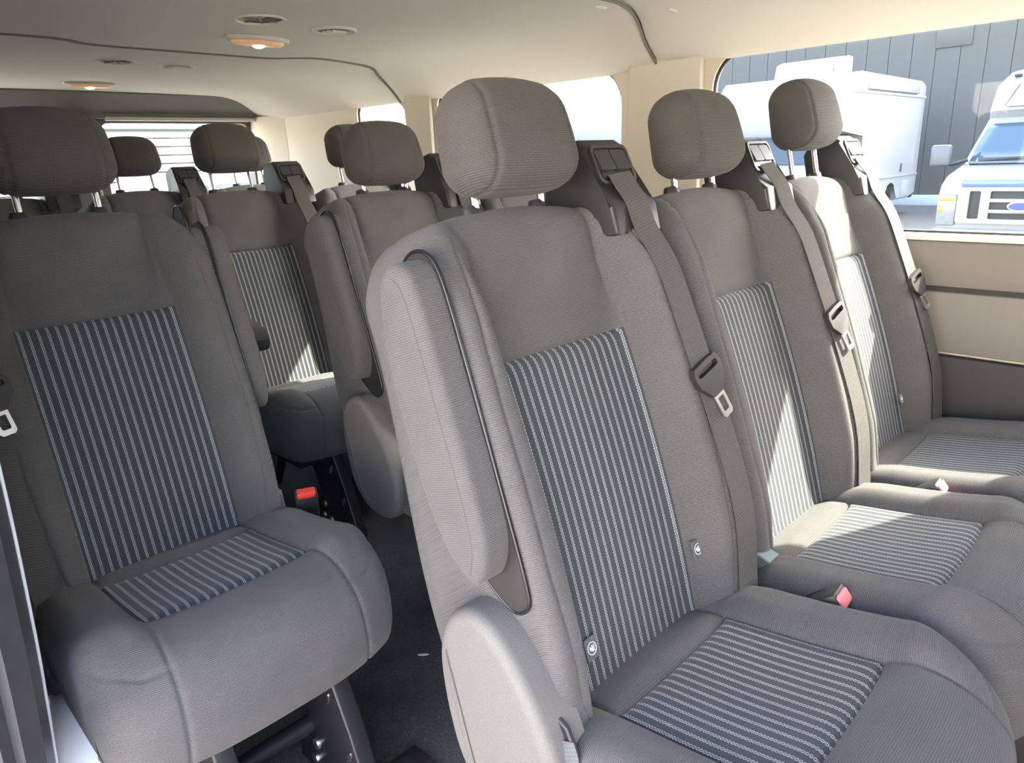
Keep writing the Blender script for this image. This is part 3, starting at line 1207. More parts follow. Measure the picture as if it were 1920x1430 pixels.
# passenger side wall behind the sliding door opening
win_r = [rrect(1.51, 2.45, SILL, WTOP, 0.1, 8), rrect(2.65, 3.04, SILL, WTOP, 0.1, 8)]
wall_r = link('wall_right', plate_with_holes('wall_right', [(1.06, -0.05), (YR + 0.05, -0.05), (YR + 0.05, ZC + 0.06), (1.06, ZC + 0.06)], win_r, 'x', XR, XR - 0.06), 'pillar_trim')
tag(wall_r, 'passenger side wall behind the single seat', None, None, 'structure')
link('lower_panel', box_mesh('lower_panel', (XR + 0.001, 1.08, 0.0), (XR + 0.03, YR - 0.05, 0.62), 0.006), 'dark_panel', wall_r)
for i, (y0, y1) in enumerate(((1.51, 2.45), (2.65, 3.04))):
    w = link('window_%d' % (4 + i), prism_mesh('window_%d' % (4 + i), rrect(y0 + 0.004, y1 - 0.004, SILL + 0.004, WTOP - 0.004, 0.09, 8), 'x', XR - 0.045, XR - 0.040), 'dimming_glass')
    tag(w, ['passenger side window beside the single seat', 'rearmost passenger side window'][i], None, None, 'structure')


# ceiling: curved headliner in panels with open joints
def ceil_z(x):
    xc = (XW + XR) / 2
    d = np.abs(x - xc) / ((XW - XR) / 2)
    return ZC + 0.012 * (1 - d * d) - 0.105 * np.clip((d - 0.66) / 0.34, 0, 1) ** 2.2


J1 = [(0.0, 1.30), (0.5, 1.21), (1.5, 1.21), (1.66, 1.225), (1.80, 1.28), (1.95, 1.35), (2.06, 1.37)]
J2 = [(0.0, 2.40), (0.60, 2.40), (0.76, 2.475), (0.9, 2.495), (1.30, 2.505), (1.40, 2.46), (1.50, 2.42), (1.76, 2.50), (1.88, 2.60), (2.06, 2.70)]


def jy(J, x):
    c = np.array(catmull(J, 6, False))
    return np.interp(x, c[:, 0], c[:, 1])


ceil_root = link('ceiling', box_mesh('ceiling', (XR - 0.06, -1.25, ZC + 0.035), (XOUT, YR + 0.05, ZC + 0.08)), 'headliner')
tag(ceil_root, 'pale grey beige headliner of the van', None, None, 'structure')
xs = np.linspace(XR, XW + 0.004, 90)
gap = 0.005
for k, (ya, yb) in enumerate(((np.full(90, -1.25), jy(J1, xs) - gap), (jy(J1, xs) + gap, jy(J2, xs) - gap), (jy(J2, xs) + gap, np.full(90, YR - 0.002)))):
    T = np.linspace(0, 1, 60)[:, None]
    Yg = ya + (yb - ya) * T
    Xg = np.tile(xs, (60, 1))
    Zg = ceil_z(Xg)
    # edges turn up into the joint
    dist = np.minimum((Yg - ya) if k else 9, (yb - Yg) if k < 2 else 9)
    Zg = Zg + 0.006 * np.exp(-(dist / 0.006) ** 2)
    if k == 1:
        Zg = Zg - 0.004
    top = np.stack([Xg, Yg, Zg], -1)
    V1, U1, F1 = grid_obj('c', top, np.stack([Xg, Yg], -1))
    V2 = V1 + np.array([0, 0, 0.02])
    n = len(V1)
    F = [tuple(f[::-1]) for f in F1] + [tuple(i + n for i in f) for f in F1]
    idx = np.arange(60 * 90).reshape(60, 90)
    lp = np.concatenate([idx[0, :-1], idx[:-1, -1], idx[-1, :0:-1], idx[:0:-1, 0]])
    for i in range(len(lp)):
        a, b = lp[i], lp[(i + 1) % len(lp)]
        F.append((a, b, b + n, a + n))
    me = mesh_from('headliner_panel', np.concatenate([V1, V2]), np.concatenate([U1, U1]), F)
    me.set_sharp_from_angle(angle=math.radians(50))
    link('headliner_panel', me, 'headliner', ceil_root)

for J in (J1, J2):
    xj = np.linspace(XR + 0.005, XW - 0.004, 60)
    link('joint_shadow', tube_mesh('joint_shadow', [(x, float(jy(J, x)), float(ceil_z(x)) - (0.001 if J is J1 else 0.002)) for x in xj], 0.0042, 8), 'joint', ceil_root)  # dark tube stands in for the seam shadow
# unseen bulkhead behind the camera, added to block light from the cab
wf = link('wall_front_blocker', plate_with_holes('wall_front_blocker', [(XR - 0.06, -0.05), (XOUT, -0.05), (XOUT, ZC + 0.06), (XR - 0.06, ZC + 0.06)], [rrect(0.35, 1.75, 1.18, 1.34, 0.06, 6)], 'y', -1.25, -1.20), 'dark_panel')
tag(wf, 'added bulkhead behind the viewer blocking light from the cab', None, None, 'structure')
# rear header and rear doors
hdr = link('wall_rear', plate_with_holes('wall_rear', [(XR - 0.06, -0.05), (XOUT, -0.05), (XOUT, ZC + 0.06), (XR - 0.06, ZC + 0.06)],
           [rrect(0.20, 0.98, 0.80, 1.305, 0.05, 6), rrect(1.215, 1.98, 0.80, 1.305, 0.05, 6)], 'y', YR, YR + 0.05), 'grey_panel')
tag(hdr, 'rear doors of the van with glazed upper halves', None, None, 'structure')
prof = [(YR - 0.175, ZC + 0.004), (YR - 0.10, ZC - 0.045), (YR - 0.055, 1.345), (YR - 0.05, 1.325), (YR - 0.02, 1.322), (YR - 0.001, 1.325), (YR - 0.001, ZC + 0.02), (YR - 0.17, ZC + 0.02)]
link('rear_header', prism_mesh('rear_header', prof, 'x', XR, XW), 'rear_header', hdr)
link('header_lip', box_mesh('header_lip', (1.235, YR - 0.060, 1.313), (XW - 0.01, YR - 0.03, 1.330), 0.004), 'pale_sill', hdr)
link('door_post', prism_mesh('door_post', [(1.02, YR - 0.055), (1.19, YR - 0.04), (1.19, YR - 0.001), (1.02, YR - 0.001)], 'z', 0.0, 1.33), 'grey_panel', hdr)
link('post_rib', tube_mesh('post_rib', [(1.145, YR - 0.055, 0.75), (1.165, YR - 0.055, 1.30)], 0.007, 8), 'pale_sill', hdr)
link('latch', box_mesh('latch', (1.07, YR - 0.085, 1.285), (1.12, YR - 0.05, 1.325), 0.008), 'ext_trim', hdr)
link('lower_panel', box_mesh('lower_panel', (XR, YR - 0.03, 0.0), (XW, YR - 0.001, 0.70), 0.006), 'dark_panel', hdr)
for i, (a, b) in enumerate(((0.20, 0.98), (1.215, 1.98))):
    w = link('window_%d' % (6 + i), prism_mesh('window_%d' % (6 + i), rrect(a + 0.004, b - 0.004, 0.804, 1.301, 0.05, 6), 'y', YR + 0.030, YR + 0.035), 'window_glass')
    tag(w, ['rear door window behind the single seat', 'rear door window facing the white slatted wall'][i], None, None, 'structure')
# rear corner trim
link('corner_trim', prism_mesh('corner_trim', [(XW - 0.001, YR - 0.28), (XW - 0.001, YR - 0.001), (XW - 0.06, YR - 0.001), (XW - 0.05, YR - 0.09), (XW - 0.03, YR - 0.17)], 'z', 0, 1.335, 0, 1, None, 50), 'pillar_trim', wall)


# pillar trims between the driver side windows stand proud with soft edges
def pillar(y0a, y0b, y1a, y1b):
    pts = [(y0a, SILL + 0.005), (y1a, SILL + 0.005), (y1b, ZC - 0.075), (y0b, ZC - 0.075)]
    return prism_mesh('pillar_cover', pts, 'x', XW - 0.020, XW - 0.001, 0.012, 4)


link('pillar_cover', pillar(1.205, 1.205, 1.49, 1.47), 'pillar_trim', wall)
link('pillar_cover', pillar(2.475, 2.475, 2.63, 2.66), 'pillar_trim', wall)

# door opening edge on the passenger side
post = [(0.104, 0.800, 1.40), (0.103, 0.835, 0.85), (0.100, 0.878, 0.60), (0.099, 0.950, 0.42), (0.099, 1.015, 0.29), (0.100, 1.10, 0.12), (0.10, 1.16, -0.02)]
bm = bmesh.new()
prevs = None
for (x, y, z) in catmull(post, 6, False):
    ring = [(x - 0.003, y - 0.004), (x - 0.018, y - 0.045), (x - 0.040, y - 0.060), (x - 0.048, y - 0.050), (x - 0.060, y - 0.058), (x - 0.085, y - 0.03), (x - 0.085, y + 0.02), (x - 0.01, y + 0.02)]
    vs = [bm.verts.new((a, b, z)) for a, b in ring]
    if prevs:
        for k in range(len(vs)):
            bm.faces.new((prevs[k], prevs[(k + 1) % len(vs)], vs[(k + 1) % len(vs)], vs[k]))
    else:
        bm.faces.new(vs)
    prevs = vs
bm.faces.new(prevs[::-1])
t1 = link('trim_1', from_bm(bm, 'trim_1', 35), 'seal_grey')
tag(t1, 'dark rubber door opening seal at the left edge', None, None, 'structure')
link('paint_edge', tube_mesh('paint_edge', [(x - 0.001, y + 0.003, z) for x, y, z in catmull(post, 6, False)], 0.0024, 8), 'white_paint', t1)
link('door_frame_panel', box_mesh('door_frame_panel', (XR - 0.05, 1.00, 0.30), (XR + 0.06, 1.10, ZC), 0.01), 'dark_panel', t1)
t2 = link('trim_2', prism_mesh('trim_2', catmull([(1.02, -0.02), (1.02, 0.14), (1.06, 0.25), (1.15, 0.285), (1.24, 0.25), (1.30, 0.12), (1.31, -0.02)], 6), 'x', 0.02, 0.165, 0.02, 4, None, 60), 'white_paint')
tag(t2, 'white painted rounded step corner below the door seal', None, None, 'structure')

# ------------------------------------------------------------------ seats
# near three place bench
bench = empty('bench_seat', (0, Y1, 0), 'nearest three place charcoal bench seat beside the large side window', 'bench seat')
BX = (0.736, 1.226, 1.716)
seat_place(bench, BX[0], 1, 0.0, aisle=True, tags=((-0.104, 0.050), (0.143, 0.088)), buckle=((0.243, -0.135, 0.385), (math.radians(52), 0, math.radians(4)), 'pink_button'))
seat_place(bench, BX[1], 1, 0.003, buckle=((0.243, -0.135, 0.385), (math.radians(52), 0, math.radians(4)), 'pink_button'))
seat_place(bench, BX[2], 1, 0.046, tags=((-0.150, 0.055), (0.135, 0.075)))
seat_legs(bench, (BX[0] - 0.10, BX[1], BX[2] + 0.10))
seat_rails(bench, BX[0] - 0.2, BX[2] + 0.2)
# grey strap at the foot of the recliner cover
sp = [(BX[0] - 0.236, -0.05, 0.415), (BX[0] - 0.240, -0.062, 0.390), (BX[0] - 0.246, -0.06, 0.35), (BX[0] - 0.250, -0.045, 0.30), (BX[0] - 0.25, -0.02, 0.24)]
link('anchor_strap', ribbon('anchor_strap', catmull(sp, 6, False), 0.034, [(0.35, -0.85, 0.1)] * 25), 'strap_grey', bench)
link('anchor_bracket', prism_mesh('anchor_bracket', [(-0.035, 0.44), (-0.055, 0.43), (-0.10, 0.34), (-0.10, 0.25), (-0.07, 0.25), (-0.06, 0.35)], 'x', BX[0] - 0.232, BX[0] - 0.224, 0.002, 1), 'black_steel', bench)
# blue grey strap tab between the first two places
tp = [(BX[1] - 0.205, 0.005, 0.41), (BX[1] - 0.205, -0.03, 0.425), (BX[1] - 0.205, -0.06, 0.42)]
link('strap_tab', ribbon('strap_tab', catmull(tp, 5, False), 0.042, [(1, 0.1, -0.15)] * 11, 0.003), 'tab_blue', bench)
# window side lower belt anchor with its label
link('belt_anchor_strap', ribbon('belt_anchor_strap', catmull([(BX[2] + 0.225, 0.10, 0.66), (BX[2] + 0.245, 0.03, 0.50), (BX[2] + 0.26, -0.02, 0.395)], 6, False), 0.05, [(0.35, -0.93, 0)] * 13), 'webbing', bench)

# single seat by the door
single = empty('single_seat', (0.382, Y1 + PITCH, 0), 'single charcoal seat at the left with striped inserts and its armrest folded up', 'seat')
seat_place(single, 0, -1, 0.020, aisle=True, cover=False, buckle=((0.252, -0.075, 0.375), (math.radians(12), 0, math.radians(-25)), 'red_button'))
seat_legs(single, (-0.10, 0.10))
seat_rails(single, -0.2, 0.2)
# gathered strap at the cushion's door side
link('anchor_strap', ribbon('anchor_strap', catmull([(-0.222, -0.035, 0.405), (-0.238, -0.055, 0.40), (-0.246, -0.075, 0.36), (-0.248, -0.10, 0.31), (-0.243, -0.135, 0.275)], 6, False), 0.030, [(0.3, -0.9, -0.3)] * 25, 0.006), 'webbing', single)

link('hinge_bracket', prism_mesh('hinge_bracket', [(0.01, 0.43), (-0.03, 0.43), (-0.045, 0.36), (0.02, 0.33)], 'x', 0.205, 0.224, 0.003, 2), 'bright_steel', single)

# two place bench behind the near bench
pair = empty('double_seat', (1.12, Y1 + PITCH, 0), 'two place charcoal seat directly behind the near bench, armrest folded up', 'bench seat')
seat_place(pair, 0, 1, 0.0, aisle=True)
seat_place(pair, 0.49, 1, 0.0)
seat_legs(pair, (-0.10, 0.55))
seat_rails(pair, -0.2, 0.69)

# two place bench one row further back, with its armrest swung down
pair2 = empty('double_seat', (1.103, Y1 + 2 * PITCH, 0), 'two place seat seen down the aisle with its armrest swung down', 'bench seat')
seat_place(pair2, 0, 1, 0.046, aisle=True, arm='down')
seat_place(pair2, 0.49, 1, 0.046)
seat_legs(pair2, (-0.10, 0.55))
seat_rails(pair2, -0.2, 0.69)

# rearmost bench in front of the rear doors
rear = empty('bench_seat', (1.08, Y1 + 3 * PITCH, 0), 'rearmost dark bench seat in front of the rear door windows', 'bench seat')
for k in (-1, 0, 1):
    seat_place(rear, 0.49 * k, 1, 0.046)
seat_legs(rear, (-0.55, 0.0, 0.55))
seat_rails(rear, -0.69, 0.69)


# ------------------------------------------------------------------ ceiling fittings
def disc_ring(bm, rx, ry, prof, n=40):
    """lathe-like oval: prof list of (scale radius offset, z)"""
    rings = []
    for dr, z in prof:
        rings.append([bm.verts.new(((rx + dr) * math.cos(2 * math.pi * k / n), (ry + dr) * math.sin(2 * math.pi * k / n), z)) for k in range(n)])
    for A, B in zip(rings, rings[1:]):
        for k in range(n):
            bm.faces.new((A[k], A[(k + 1) % n], B[(k + 1) % n], B[k]))
    return rings


def dome_lamp(loc, label):
    r = empty('dome_lamp', loc, label, 'lamp', 'ceiling lamps')
    bm = bmesh.new()
    rg = disc_ring(bm, 0.100, 0.047, [(0, 0.004), (-0.002, -0.006), (-0.008, -0.010), (-0.016, -0.008), (-0.018, 0.002)])
    link('lamp_bezel', from_bm(bm, 'lamp_bezel', 60), 'vent_ring', r)
    bm = bmesh.new()
    rg = disc_ring(bm, 0.083, 0.030, [(0, 0.0), (-0.002, -0.012), (-0.010, -0.018), (-0.020, -0.020)])
    bm.faces.new(rg[-1])
    link('lamp_lens', from_bm(bm, 'lamp_lens', 60), 'lamp_lens', r)
    bm = bmesh.new()
    bmesh.ops.create_uvsphere(bm, u_segments=16, v_segments=10, radius=1.0, matrix=Matrix.Translation((0.0, 0.0, -0.014)) @ Matrix.Diagonal((0.022, 0.018, 0.012, 1)))
    link('lamp_bulb', from_bm(bm, 'lamp_bulb', True), 'lamp_bulb', r)
    return r


zl = lambda x: float(ceil_z(np.array(x)))
dome_lamp((1.125, 2.14, zl(1.125) - 0.006), 'lit oval ceiling lamp nearest the camera')
dome_lamp((1.06, 3.50, zl(1.06)), 'lit oval ceiling lamp near the rear header')


def vent(loc, label, kind):
    r = empty('ceiling_vent' if kind == 'vent' else 'ceiling_speaker', loc, label, 'vent' if kind == 'vent' else 'speaker', 'round fittings in the headliner')
    bm = bmesh.new()
    disc_ring(bm, 0.064, 0.064, [(0, 0.004), (-0.002, -0.004), (-0.006, -0.006), (-0.011, -0.003), (-0.012, 0.010)] if kind == 'vent' else [(0, 0.004), (-0.001, -0.003), (-0.004, -0.004), (-0.006, 0.0), (-0.007, 0.010)])
    link('rim', from_bm(bm, 'rim', 60), 'vent_ring', r)
    bm = bmesh.new()
    if kind == 'vent':
        rg = disc_ring(bm, 0.049, 0.049, [(0, 0.006), (-0.006, -0.002), (-0.012, -0.004)])
        bm.faces.new(rg[-1])
        link('rotor', from_bm(bm, 'rotor', 60), 'vent_core', r)
        for k in range(-2, 3):
            h = math.sqrt(0.035 ** 2 - (k * 0.013) ** 2)
            link('slat', box_mesh('slat', (-h, k * 0.013 - 0.0015, -0.010), (h, k * 0.013 + 0.0015, -0.003)), 'vent_ring', r)
    else:
        rg = disc_ring(bm, 0.058, 0.058, [(0, 0.008), (-0.004, 0.001)])
        bm.faces.new(rg[-1])
        link('grille', from_bm(bm, 'grille', 60), 'grille_dark', r)
        for k in range(3):
            a = math.radians(60 * k)
            link('grille_bar', tube_mesh('grille_bar', [(-0.046 * math.cos(a), -0.046 * math.sin(a), -0.001), (0.046 * math.cos(a), 0.046 * math.sin(a), -0.001)], 0.003, 6), 'vent_core', r)


vent((1.000, 1.875, zl(1.0) - 0.005), 'round dark speaker grille beside the nearest ceiling lamp', 'speaker')
vent((1.240, 1.91, zl(1.24) - 0.005), 'round ringed air vent right of the nearest ceiling lamp', 'vent')
vent((0.950, 2.82, zl(0.95)), 'round dark speaker grille further back above the single seat headrest', 'speaker')
vent((1.170, 2.85, zl(1.17)), 'round ringed air vent further back near the second ceiling lamp', 'vent')


def plug(loc, rot, label):
    bm = bmesh.new()
    rg = disc_ring(bm, 0.022, 0.010, [(0, 0.003), (-0.001, -0.002), (-0.004, -0.004)], 24)
    bm.faces.new(rg[-1])
    o = link('trim_plug', from_bm(bm, 'trim_plug', 60), 'headliner', None, loc, rot)
    tag(o, label, 'cap', 'oval caps in the headliner')


def slope(x):
    return math.atan2(zl(x + 0.01) - zl(x - 0.01), 0.02)


plug((1.62, 1.26, zl(1.62) - 0.005), (0, -slope(1.62), 0), 'small oval cap in the headliner at the front joint')
plug((1.80, 1.16, zl(1.80) - 0.001), (0, -slope(1.80), 0), 'small oval cap in the headliner ahead of the front joint')
plug((1.72, 2.36, zl(1.72) - 0.005), (0, -slope(1.72), 0), 'small oval cap in the headliner by the rear joint')

bm = bmesh.new()
prism(bm, [(-0.012, -0.001), (-0.004, -0.0035), (0.007, -0.002), (0.013, 0.001), (0.004, 0.0035), (-0.006, 0.002)], 'z', 0.0, 0.002)
o = link('paper_scrap', from_bm(bm, 'paper_scrap', None), 'scrap', None, (0.80, 1.13, 0.0005), (0, 0, math.radians(-50)))
tag(o, 'tiny pale scrap lying on the dark aisle floor', 'scrap')

# floor rail plate with dark grips in front of the single seat
t3 = link('trim_3', box_mesh('trim_3', (0.30, 0.86, 0.0), (0.62, 0.93, 0.010), 0.003), 'dark_plastic')
tag(t3, 'dark ribbed floor plate under the single seat', None, None, 'structure')
for k in range(6):
    link('grip', box_mesh('grip', (0.32 + 0.05 * k, 0.872, 0.0095), (0.35 + 0.05 * k, 0.918, 0.014), 0.002), 'rubber', t3)

# ------------------------------------------------------------------ outside
GZ = -0.70
g = link('ground', box_mesh('ground', (2.6, -40, GZ - 0.2), (70, 70, GZ)), 'asphalt_dark')
tag(g, 'dark asphalt lot on the driver side of the van', None, None, 'structure')
g = link('ground', box_mesh('ground', (-40, -40, GZ - 0.2), (2.6, 70, GZ)), 'asphalt')
tag(g, 'pale concrete apron on the door side of the van', None, None, 'structure')

# unseen pale wall added to bounce sunlight in through the open door
bounce_wall = link('wall_bounce', box_mesh('wall_bounce', (-9.0, -14.0, GZ), (-6.5, 16.0, 3.0)), 'pale_bounce')
tag(bounce_wall, 'added unseen pale wall bouncing sunlight in from the passenger side', None, None, 'structure')

# metal clad building
bw = 24.0
bld = empty('metal_building', (bw, 6.0, GZ), 'tall grey building clad in vertical metal panels behind the motorhome', 'building')
link('wall_core', box_mesh('wall_core', (0.05, -14.0, 0.0), (10.0, 8.4, 7.75)), 'metal_wall', bld)
pm = box_mesh('wall_panel', (0.0, 0.004, 0.0), (0.05, 0.616, 7.8), 0.008, 1)
n = int((8.4 + 14.0) / 0.62)
for k in range(n):
    link('wall_panel', pm, 'metal_wall', bld, (0, -14.0 + 0.62 * k, 0))
link('base_strip', box_mesh('base_strip', (-0.06, -14.0, 0.0), (0.04, 8.4, 0.30), 0.01), 'ext_trim', bld)
link('wall_hatch', box_mesh('wall_hatch', (-0.04, 0.0, 4.25), (0.02, 0.9, 4.75), 0.02), 'metal_wall', bld)


def wheel(parent, loc, r=0.38, w=0.24):
    """wheel with its axle along y"""
    n = 24
    bm = bmesh.new()
    prof = [(r * 0.62, -w / 2), (r * 0.9, -w / 2), (r, -w * 0.32), (r, w * 0.32), (r * 0.9, w / 2), (r * 0.62, w / 2)]
    rings = [[bm.verts.new((rr * math.cos(2 * math.pi * k / n), y, rr * math.sin(2 * math.pi * k / n))) for k in range(n)] for rr, y in prof]
    for i in range(len(rings)):
        A, B = rings[i], rings[(i + 1) % len(rings)]
        for k in range(n):
            bm.faces.new((A[k], A[(k + 1) % n], B[(k + 1) % n], B[k]))
    w_ = link('wheel', from_bm(bm, 'wheel', 40), 'ext_black', parent, loc)
    bm = bmesh.new()
    rings = [[bm.verts.new((rr * math.cos(2 * math.pi * k / n), y, rr * math.sin(2 * math.pi * k / n))) for k in range(n)] for rr, y in ((r * 0.63, -w * 0.4), (r * 0.5, -w * 0.3), (r * 0.2, -w * 0.42), (r * 0.05, -w * 0.42))]
    for A, B in zip(rings, rings[1:]):
        for k in range(n):
            bm.faces.new((A[k], A[(k + 1) % n], B[(k + 1) % n], B[k]))
    link('hubcap', from_bm(bm, 'hubcap', 40), 'chrome', w_)


def motorhome(x, y, label):
    """front faces -x, near side faces -y; origin at the front near corner on the ground"""
    r = empty('motorhome', (x, y, GZ), label, 'motorhome', 'white motorhomes')
    L, W, T = 5.6, 2.7, 3.26
    side = [(0.12, 2.02), (-0.10, 2.35), (-0.06, 2.85), (0.30, 3.18), (1.2, T), (L - 0.35, T - 0.02), (L - 0.06, T - 0.10), (L, T - 0.25), (L, 0.52), (L - 0.5, 0.42), (4.15, 0.42), (4.10, 0.66), (3.95, 0.86), (3.70, 0.93), (3.45, 0.86), (3.30, 0.66), (3.25, 0.42), (1.75, 0.42), (1.72, 0.9), (1.6, 2.02)]
    link('body', prism_mesh('body', side, 'y', 0, W, 0.06, 3, None, 45), 'rv_white', r)
    cab = [(-0.95, 1.15), (-0.95, 0.62), (-0.75, 0.42), (1.80, 0.42), (1.80, 2.03), (0.15, 2.03), (-0.28, 1.38)]
    link('cab', prism_mesh('cab', cab, 'y', 0.32, W - 0.32, 0.05, 3, None, 45), 'rv_white', r)
    link('windscreen', prism_mesh('windscreen', [(0.135, 1.99), (0.115, 2.0), (-0.285, 1.43), (-0.265, 1.42)], 'y', 0.45, W - 0.45), 'ext_dark_glass', r)
    link('cab_window', prism_mesh('cab_window', [(0.20, 1.90), (-0.05, 1.42), (0.95, 1.42), (0.95, 1.90)], 'y', 0.308, 0.325), 'ext_dark_glass', r)
    link('roof_moulding', box_mesh('roof_moulding', (0.8, -0.02, T - 0.42), (L - 0.02, 0.02, T - 0.38), 0.008), 'ext_trim', r)
    link('skirt_moulding', box_mesh('skirt_moulding', (1.9, -0.02, 0.98), (L - 0.02, 0.02, 1.03), 0.01), 'rv_white', r)
    link('locker_door', box_mesh('locker_door', (4.45, -0.018, 0.50), (5.30, 0.01, 0.88), 0.012), 'rv_white', r)
    link('locker_door', box_mesh('locker_door', (2.2, -0.018, 0.50), (3.05, 0.01, 0.88), 0.012), 'rv_white', r)
    link('entry_handle', box_mesh('entry_handle', (4.22, -0.03, 1.10), (4.30, 0.01, 1.30), 0.01), 'rv_grey', r)
    link('awning', prism_mesh('awning', [(1.6, T - 0.16), (1.6, T - 0.34), (4.9, T - 0.34), (4.9, T - 0.16)], 'y', -0.06, 0.01, 0.02, 2), 'rv_white', r)
    link('rear_bumper', box_mesh('rear_bumper', (L - 0.02, 0.1, 0.40), (L + 0.18, W - 0.1, 0.62), 0.03), 'ext_black', r)
    ac = [(1.15, T - 0.01), (1.25, T + 0.30), (1.45, T + 0.36), (2.35, T + 0.46), (2.60, T + 0.46), (2.62, T - 0.01)]
    a = link('air_conditioner', prism_mesh('air_conditioner', ac, 'y', 0.75, 1.95, 0.05, 3, None, 45), 'rv_white', r)
    link('intake', box_mesh('intake', (1.5, 0.735, T + 0.08), (2.1, 0.77, T + 0.26), 0.01), 'rv_grey', a)
    for xx in (3.70,):
        wheel(r, (xx, 0.20, 0.38))
        wheel(r, (xx, W - 0.20, 0.38))
    wheel(r, (-0.25, 0.42, 0.38))
    wheel(r, (-0.25, W - 0.42, 0.38))
    for yy in (0.14, W - 0.14):
        mr = link('side_mirror', box_mesh('side_mirror', (-0.12, yy - 0.10, 1.35), (0.0, yy + 0.10, 1.70), 0.03), 'ext_black', r)
    return r


motorhome(15.7, 6.2, 'white motorhome with a rooftop air conditioner seen through the large side window')
motorhome(15.3, 10.6, 'white motorhome seen through the window behind the beige pillar')


def shuttle_van():
    """front faces -x; origin on the ground below the middle of the grille"""
    r = empty('shuttle_van', (11.4, 2.02, GZ), 'white high roof van facing the window with chrome and black grille', 'van')
    W = 0.99
    # body side profile (x back, z up)
    hood = [(0.0, 0.62), (0.0, 1.02), (0.03, 1.22), (0.25, 1.33), (0.95, 1.46), (1.6, 1.46), (1.6, 0.62)]
    link('hood', prism_mesh('hood', hood, 'y', -W, W, 0.07, 4, None, 50), 'van_white', r)
    bm = bmesh.new()
    # cab and raised roof: loft of half-width sections over height
    secs = [(0.90, 0.985, 1.40), (0.98, 0.97, 1.52), (1.30, 0.86, 1.98), (1.36, 0.84, 2.06), (1.26, 0.83, 2.16), (1.32, 0.79, 2.50), (1.52, 0.68, 2.68), (1.95, 0.45, 2.78)]
    prev = None
    for (x0, hw, z) in secs:
        c = min(0.16, hw * 0.3)
        ring = [(x0 + c * 0.9, -hw), (x0 + c * 0.25, -hw + c * 0.45), (x0, -hw + c), (x0 - 0.02, 0), (x0, hw - c), (x0 + c * 0.25, hw - c * 0.45), (x0 + c * 0.9, hw), (6.0, hw), (6.0, -hw)]
        vs = [bm.verts.new((a, b, z)) for a, b in ring]
        if prev:
            for k in range(len(vs)):
                bm.faces.new((prev[k], prev[(k + 1) % 9], vs[(k + 1) % 9], vs[k]))
        else:
            bm.faces.new(vs)
        prev = vs
    bm.faces.new(prev[::-1])
    link('cab_body', from_bm(bm, 'cab_body', 35), 'van_white', r)
    bm = bmesh.new()
    rows = []
    for (x0, hw, z) in ((0.955, 0.90, 1.475), (1.10, 0.865, 1.70), (1.25, 0.80, 1.92), (1.30, 0.77, 1.985)):
        rows.append([bm.verts.new((x0 - 0.045 + 0.05 * (t / 1.0) ** 2, hw * t, z)) for t in np.linspace(-1, 1, 11)])
    for A, B in zip(rows, rows[1:]):
        for k in range(10):
            bm.faces.new((A[k], A[k + 1], B[k + 1], B[k]))
    me = from_bm(bm, 'windscreen', True)
    ws_ = link('windscreen', me, 'van_glass', r)
    sol = ws_.modifiers.new('thickness', 'SOLIDIFY')
    sol.thickness = 0.02
    link('windscreen_wiper', tube_mesh('windscreen_wiper', [(0.89, 0.75, 1.49), (0.88, 0.1, 1.525), (0.89, -0.1, 1.53)], 0.014, 6), 'ext_black', r)
    link('windscreen_wiper', tube_mesh('windscreen_wiper', [(0.89, -0.05, 1.49), (0.88, -0.6, 1.52), (0.89, -0.75, 1.52)], 0.014, 6), 'ext_black', r)
    link('cowl', box_mesh('cowl', (0.80, -0.88, 1.445), (0.98, 0.88, 1.478), 0.01), 'rv_grey', r)
    # roof cap moulding on the raised roof
    link('cap_moulding', tube_mesh('cap_moulding', [(1.30, 0.50, 2.52), (1.255, 0.64, 2.24), (1.245, 0.60, 2.215), (1.235, 0.0, 2.215), (1.245, -0.60, 2.215), (1.255, -0.64, 2.24), (1.30, -0.50, 2.52)], 0.016, 8), 'van_white', r)
    for s in (-1, 1):
        link('marker_light', box_mesh('marker_light', (1.40, s * 0.55 - 0.05, 2.60), (1.47, s * 0.55 + 0.05, 2.64), 0.012), 'ext_black', r)
    # blue band over the grille
    link('hood_band', box_mesh('hood_band', (-0.03, -0.72, 1.16), (0.06, 0.72, 1.27), 0.025), 'van_blue', r)
    # grille: cream surround with bars
    gr = link('grille_surround', plate_with_holes('grille_surround', rrect(-0.74, 0.74, 0.70, 1.17, 0.04), [rrect(0.47, 0.60, 0.76, 1.12, 0.02), rrect(-0.60, -0.47, 0.76, 1.12, 0.02), rrect(-0.36, 0.36, 0.76, 1.12, 0.02)], 'x', -0.06, -0.01), 'grille_cream', r)
    link('grille_void', box_mesh('grille_void', (-0.02, -0.66, 0.72), (0.01, 0.66, 1.14)), 'ext_black', r)
    for z in (0.86, 1.00):
        link('grille_bar', box_mesh('grille_bar', (-0.07, -0.37, z - 0.025), (-0.02, 0.37, z + 0.025), 0.012), 'chrome' if z > 0.9 else 'grille_cream', gr)
    bm = bmesh.new()
    el = [(0.155 * math.cos(2 * math.pi * k / 28), 0.93 + 0.065 * math.sin(2 * math.pi * k / 28)) for k in range(28)]
    prism(bm, el, 'x', -0.095, -0.06, 0.006, 2)
    em = link('emblem', from_bm(bm, 'emblem', 40), 'chrome', r)
    bm = bmesh.new()
    el = [(0.135 * math.cos(2 * math.pi * k / 28), 0.93 + 0.05 * math.sin(2 * math.pi * k / 28)) for k in range(28)]
    prism(bm, el, 'x', -0.098, -0.09)
    link('emblem_field', from_bm(bm, 'emblem_field', 40), 'emblem_blue', em)
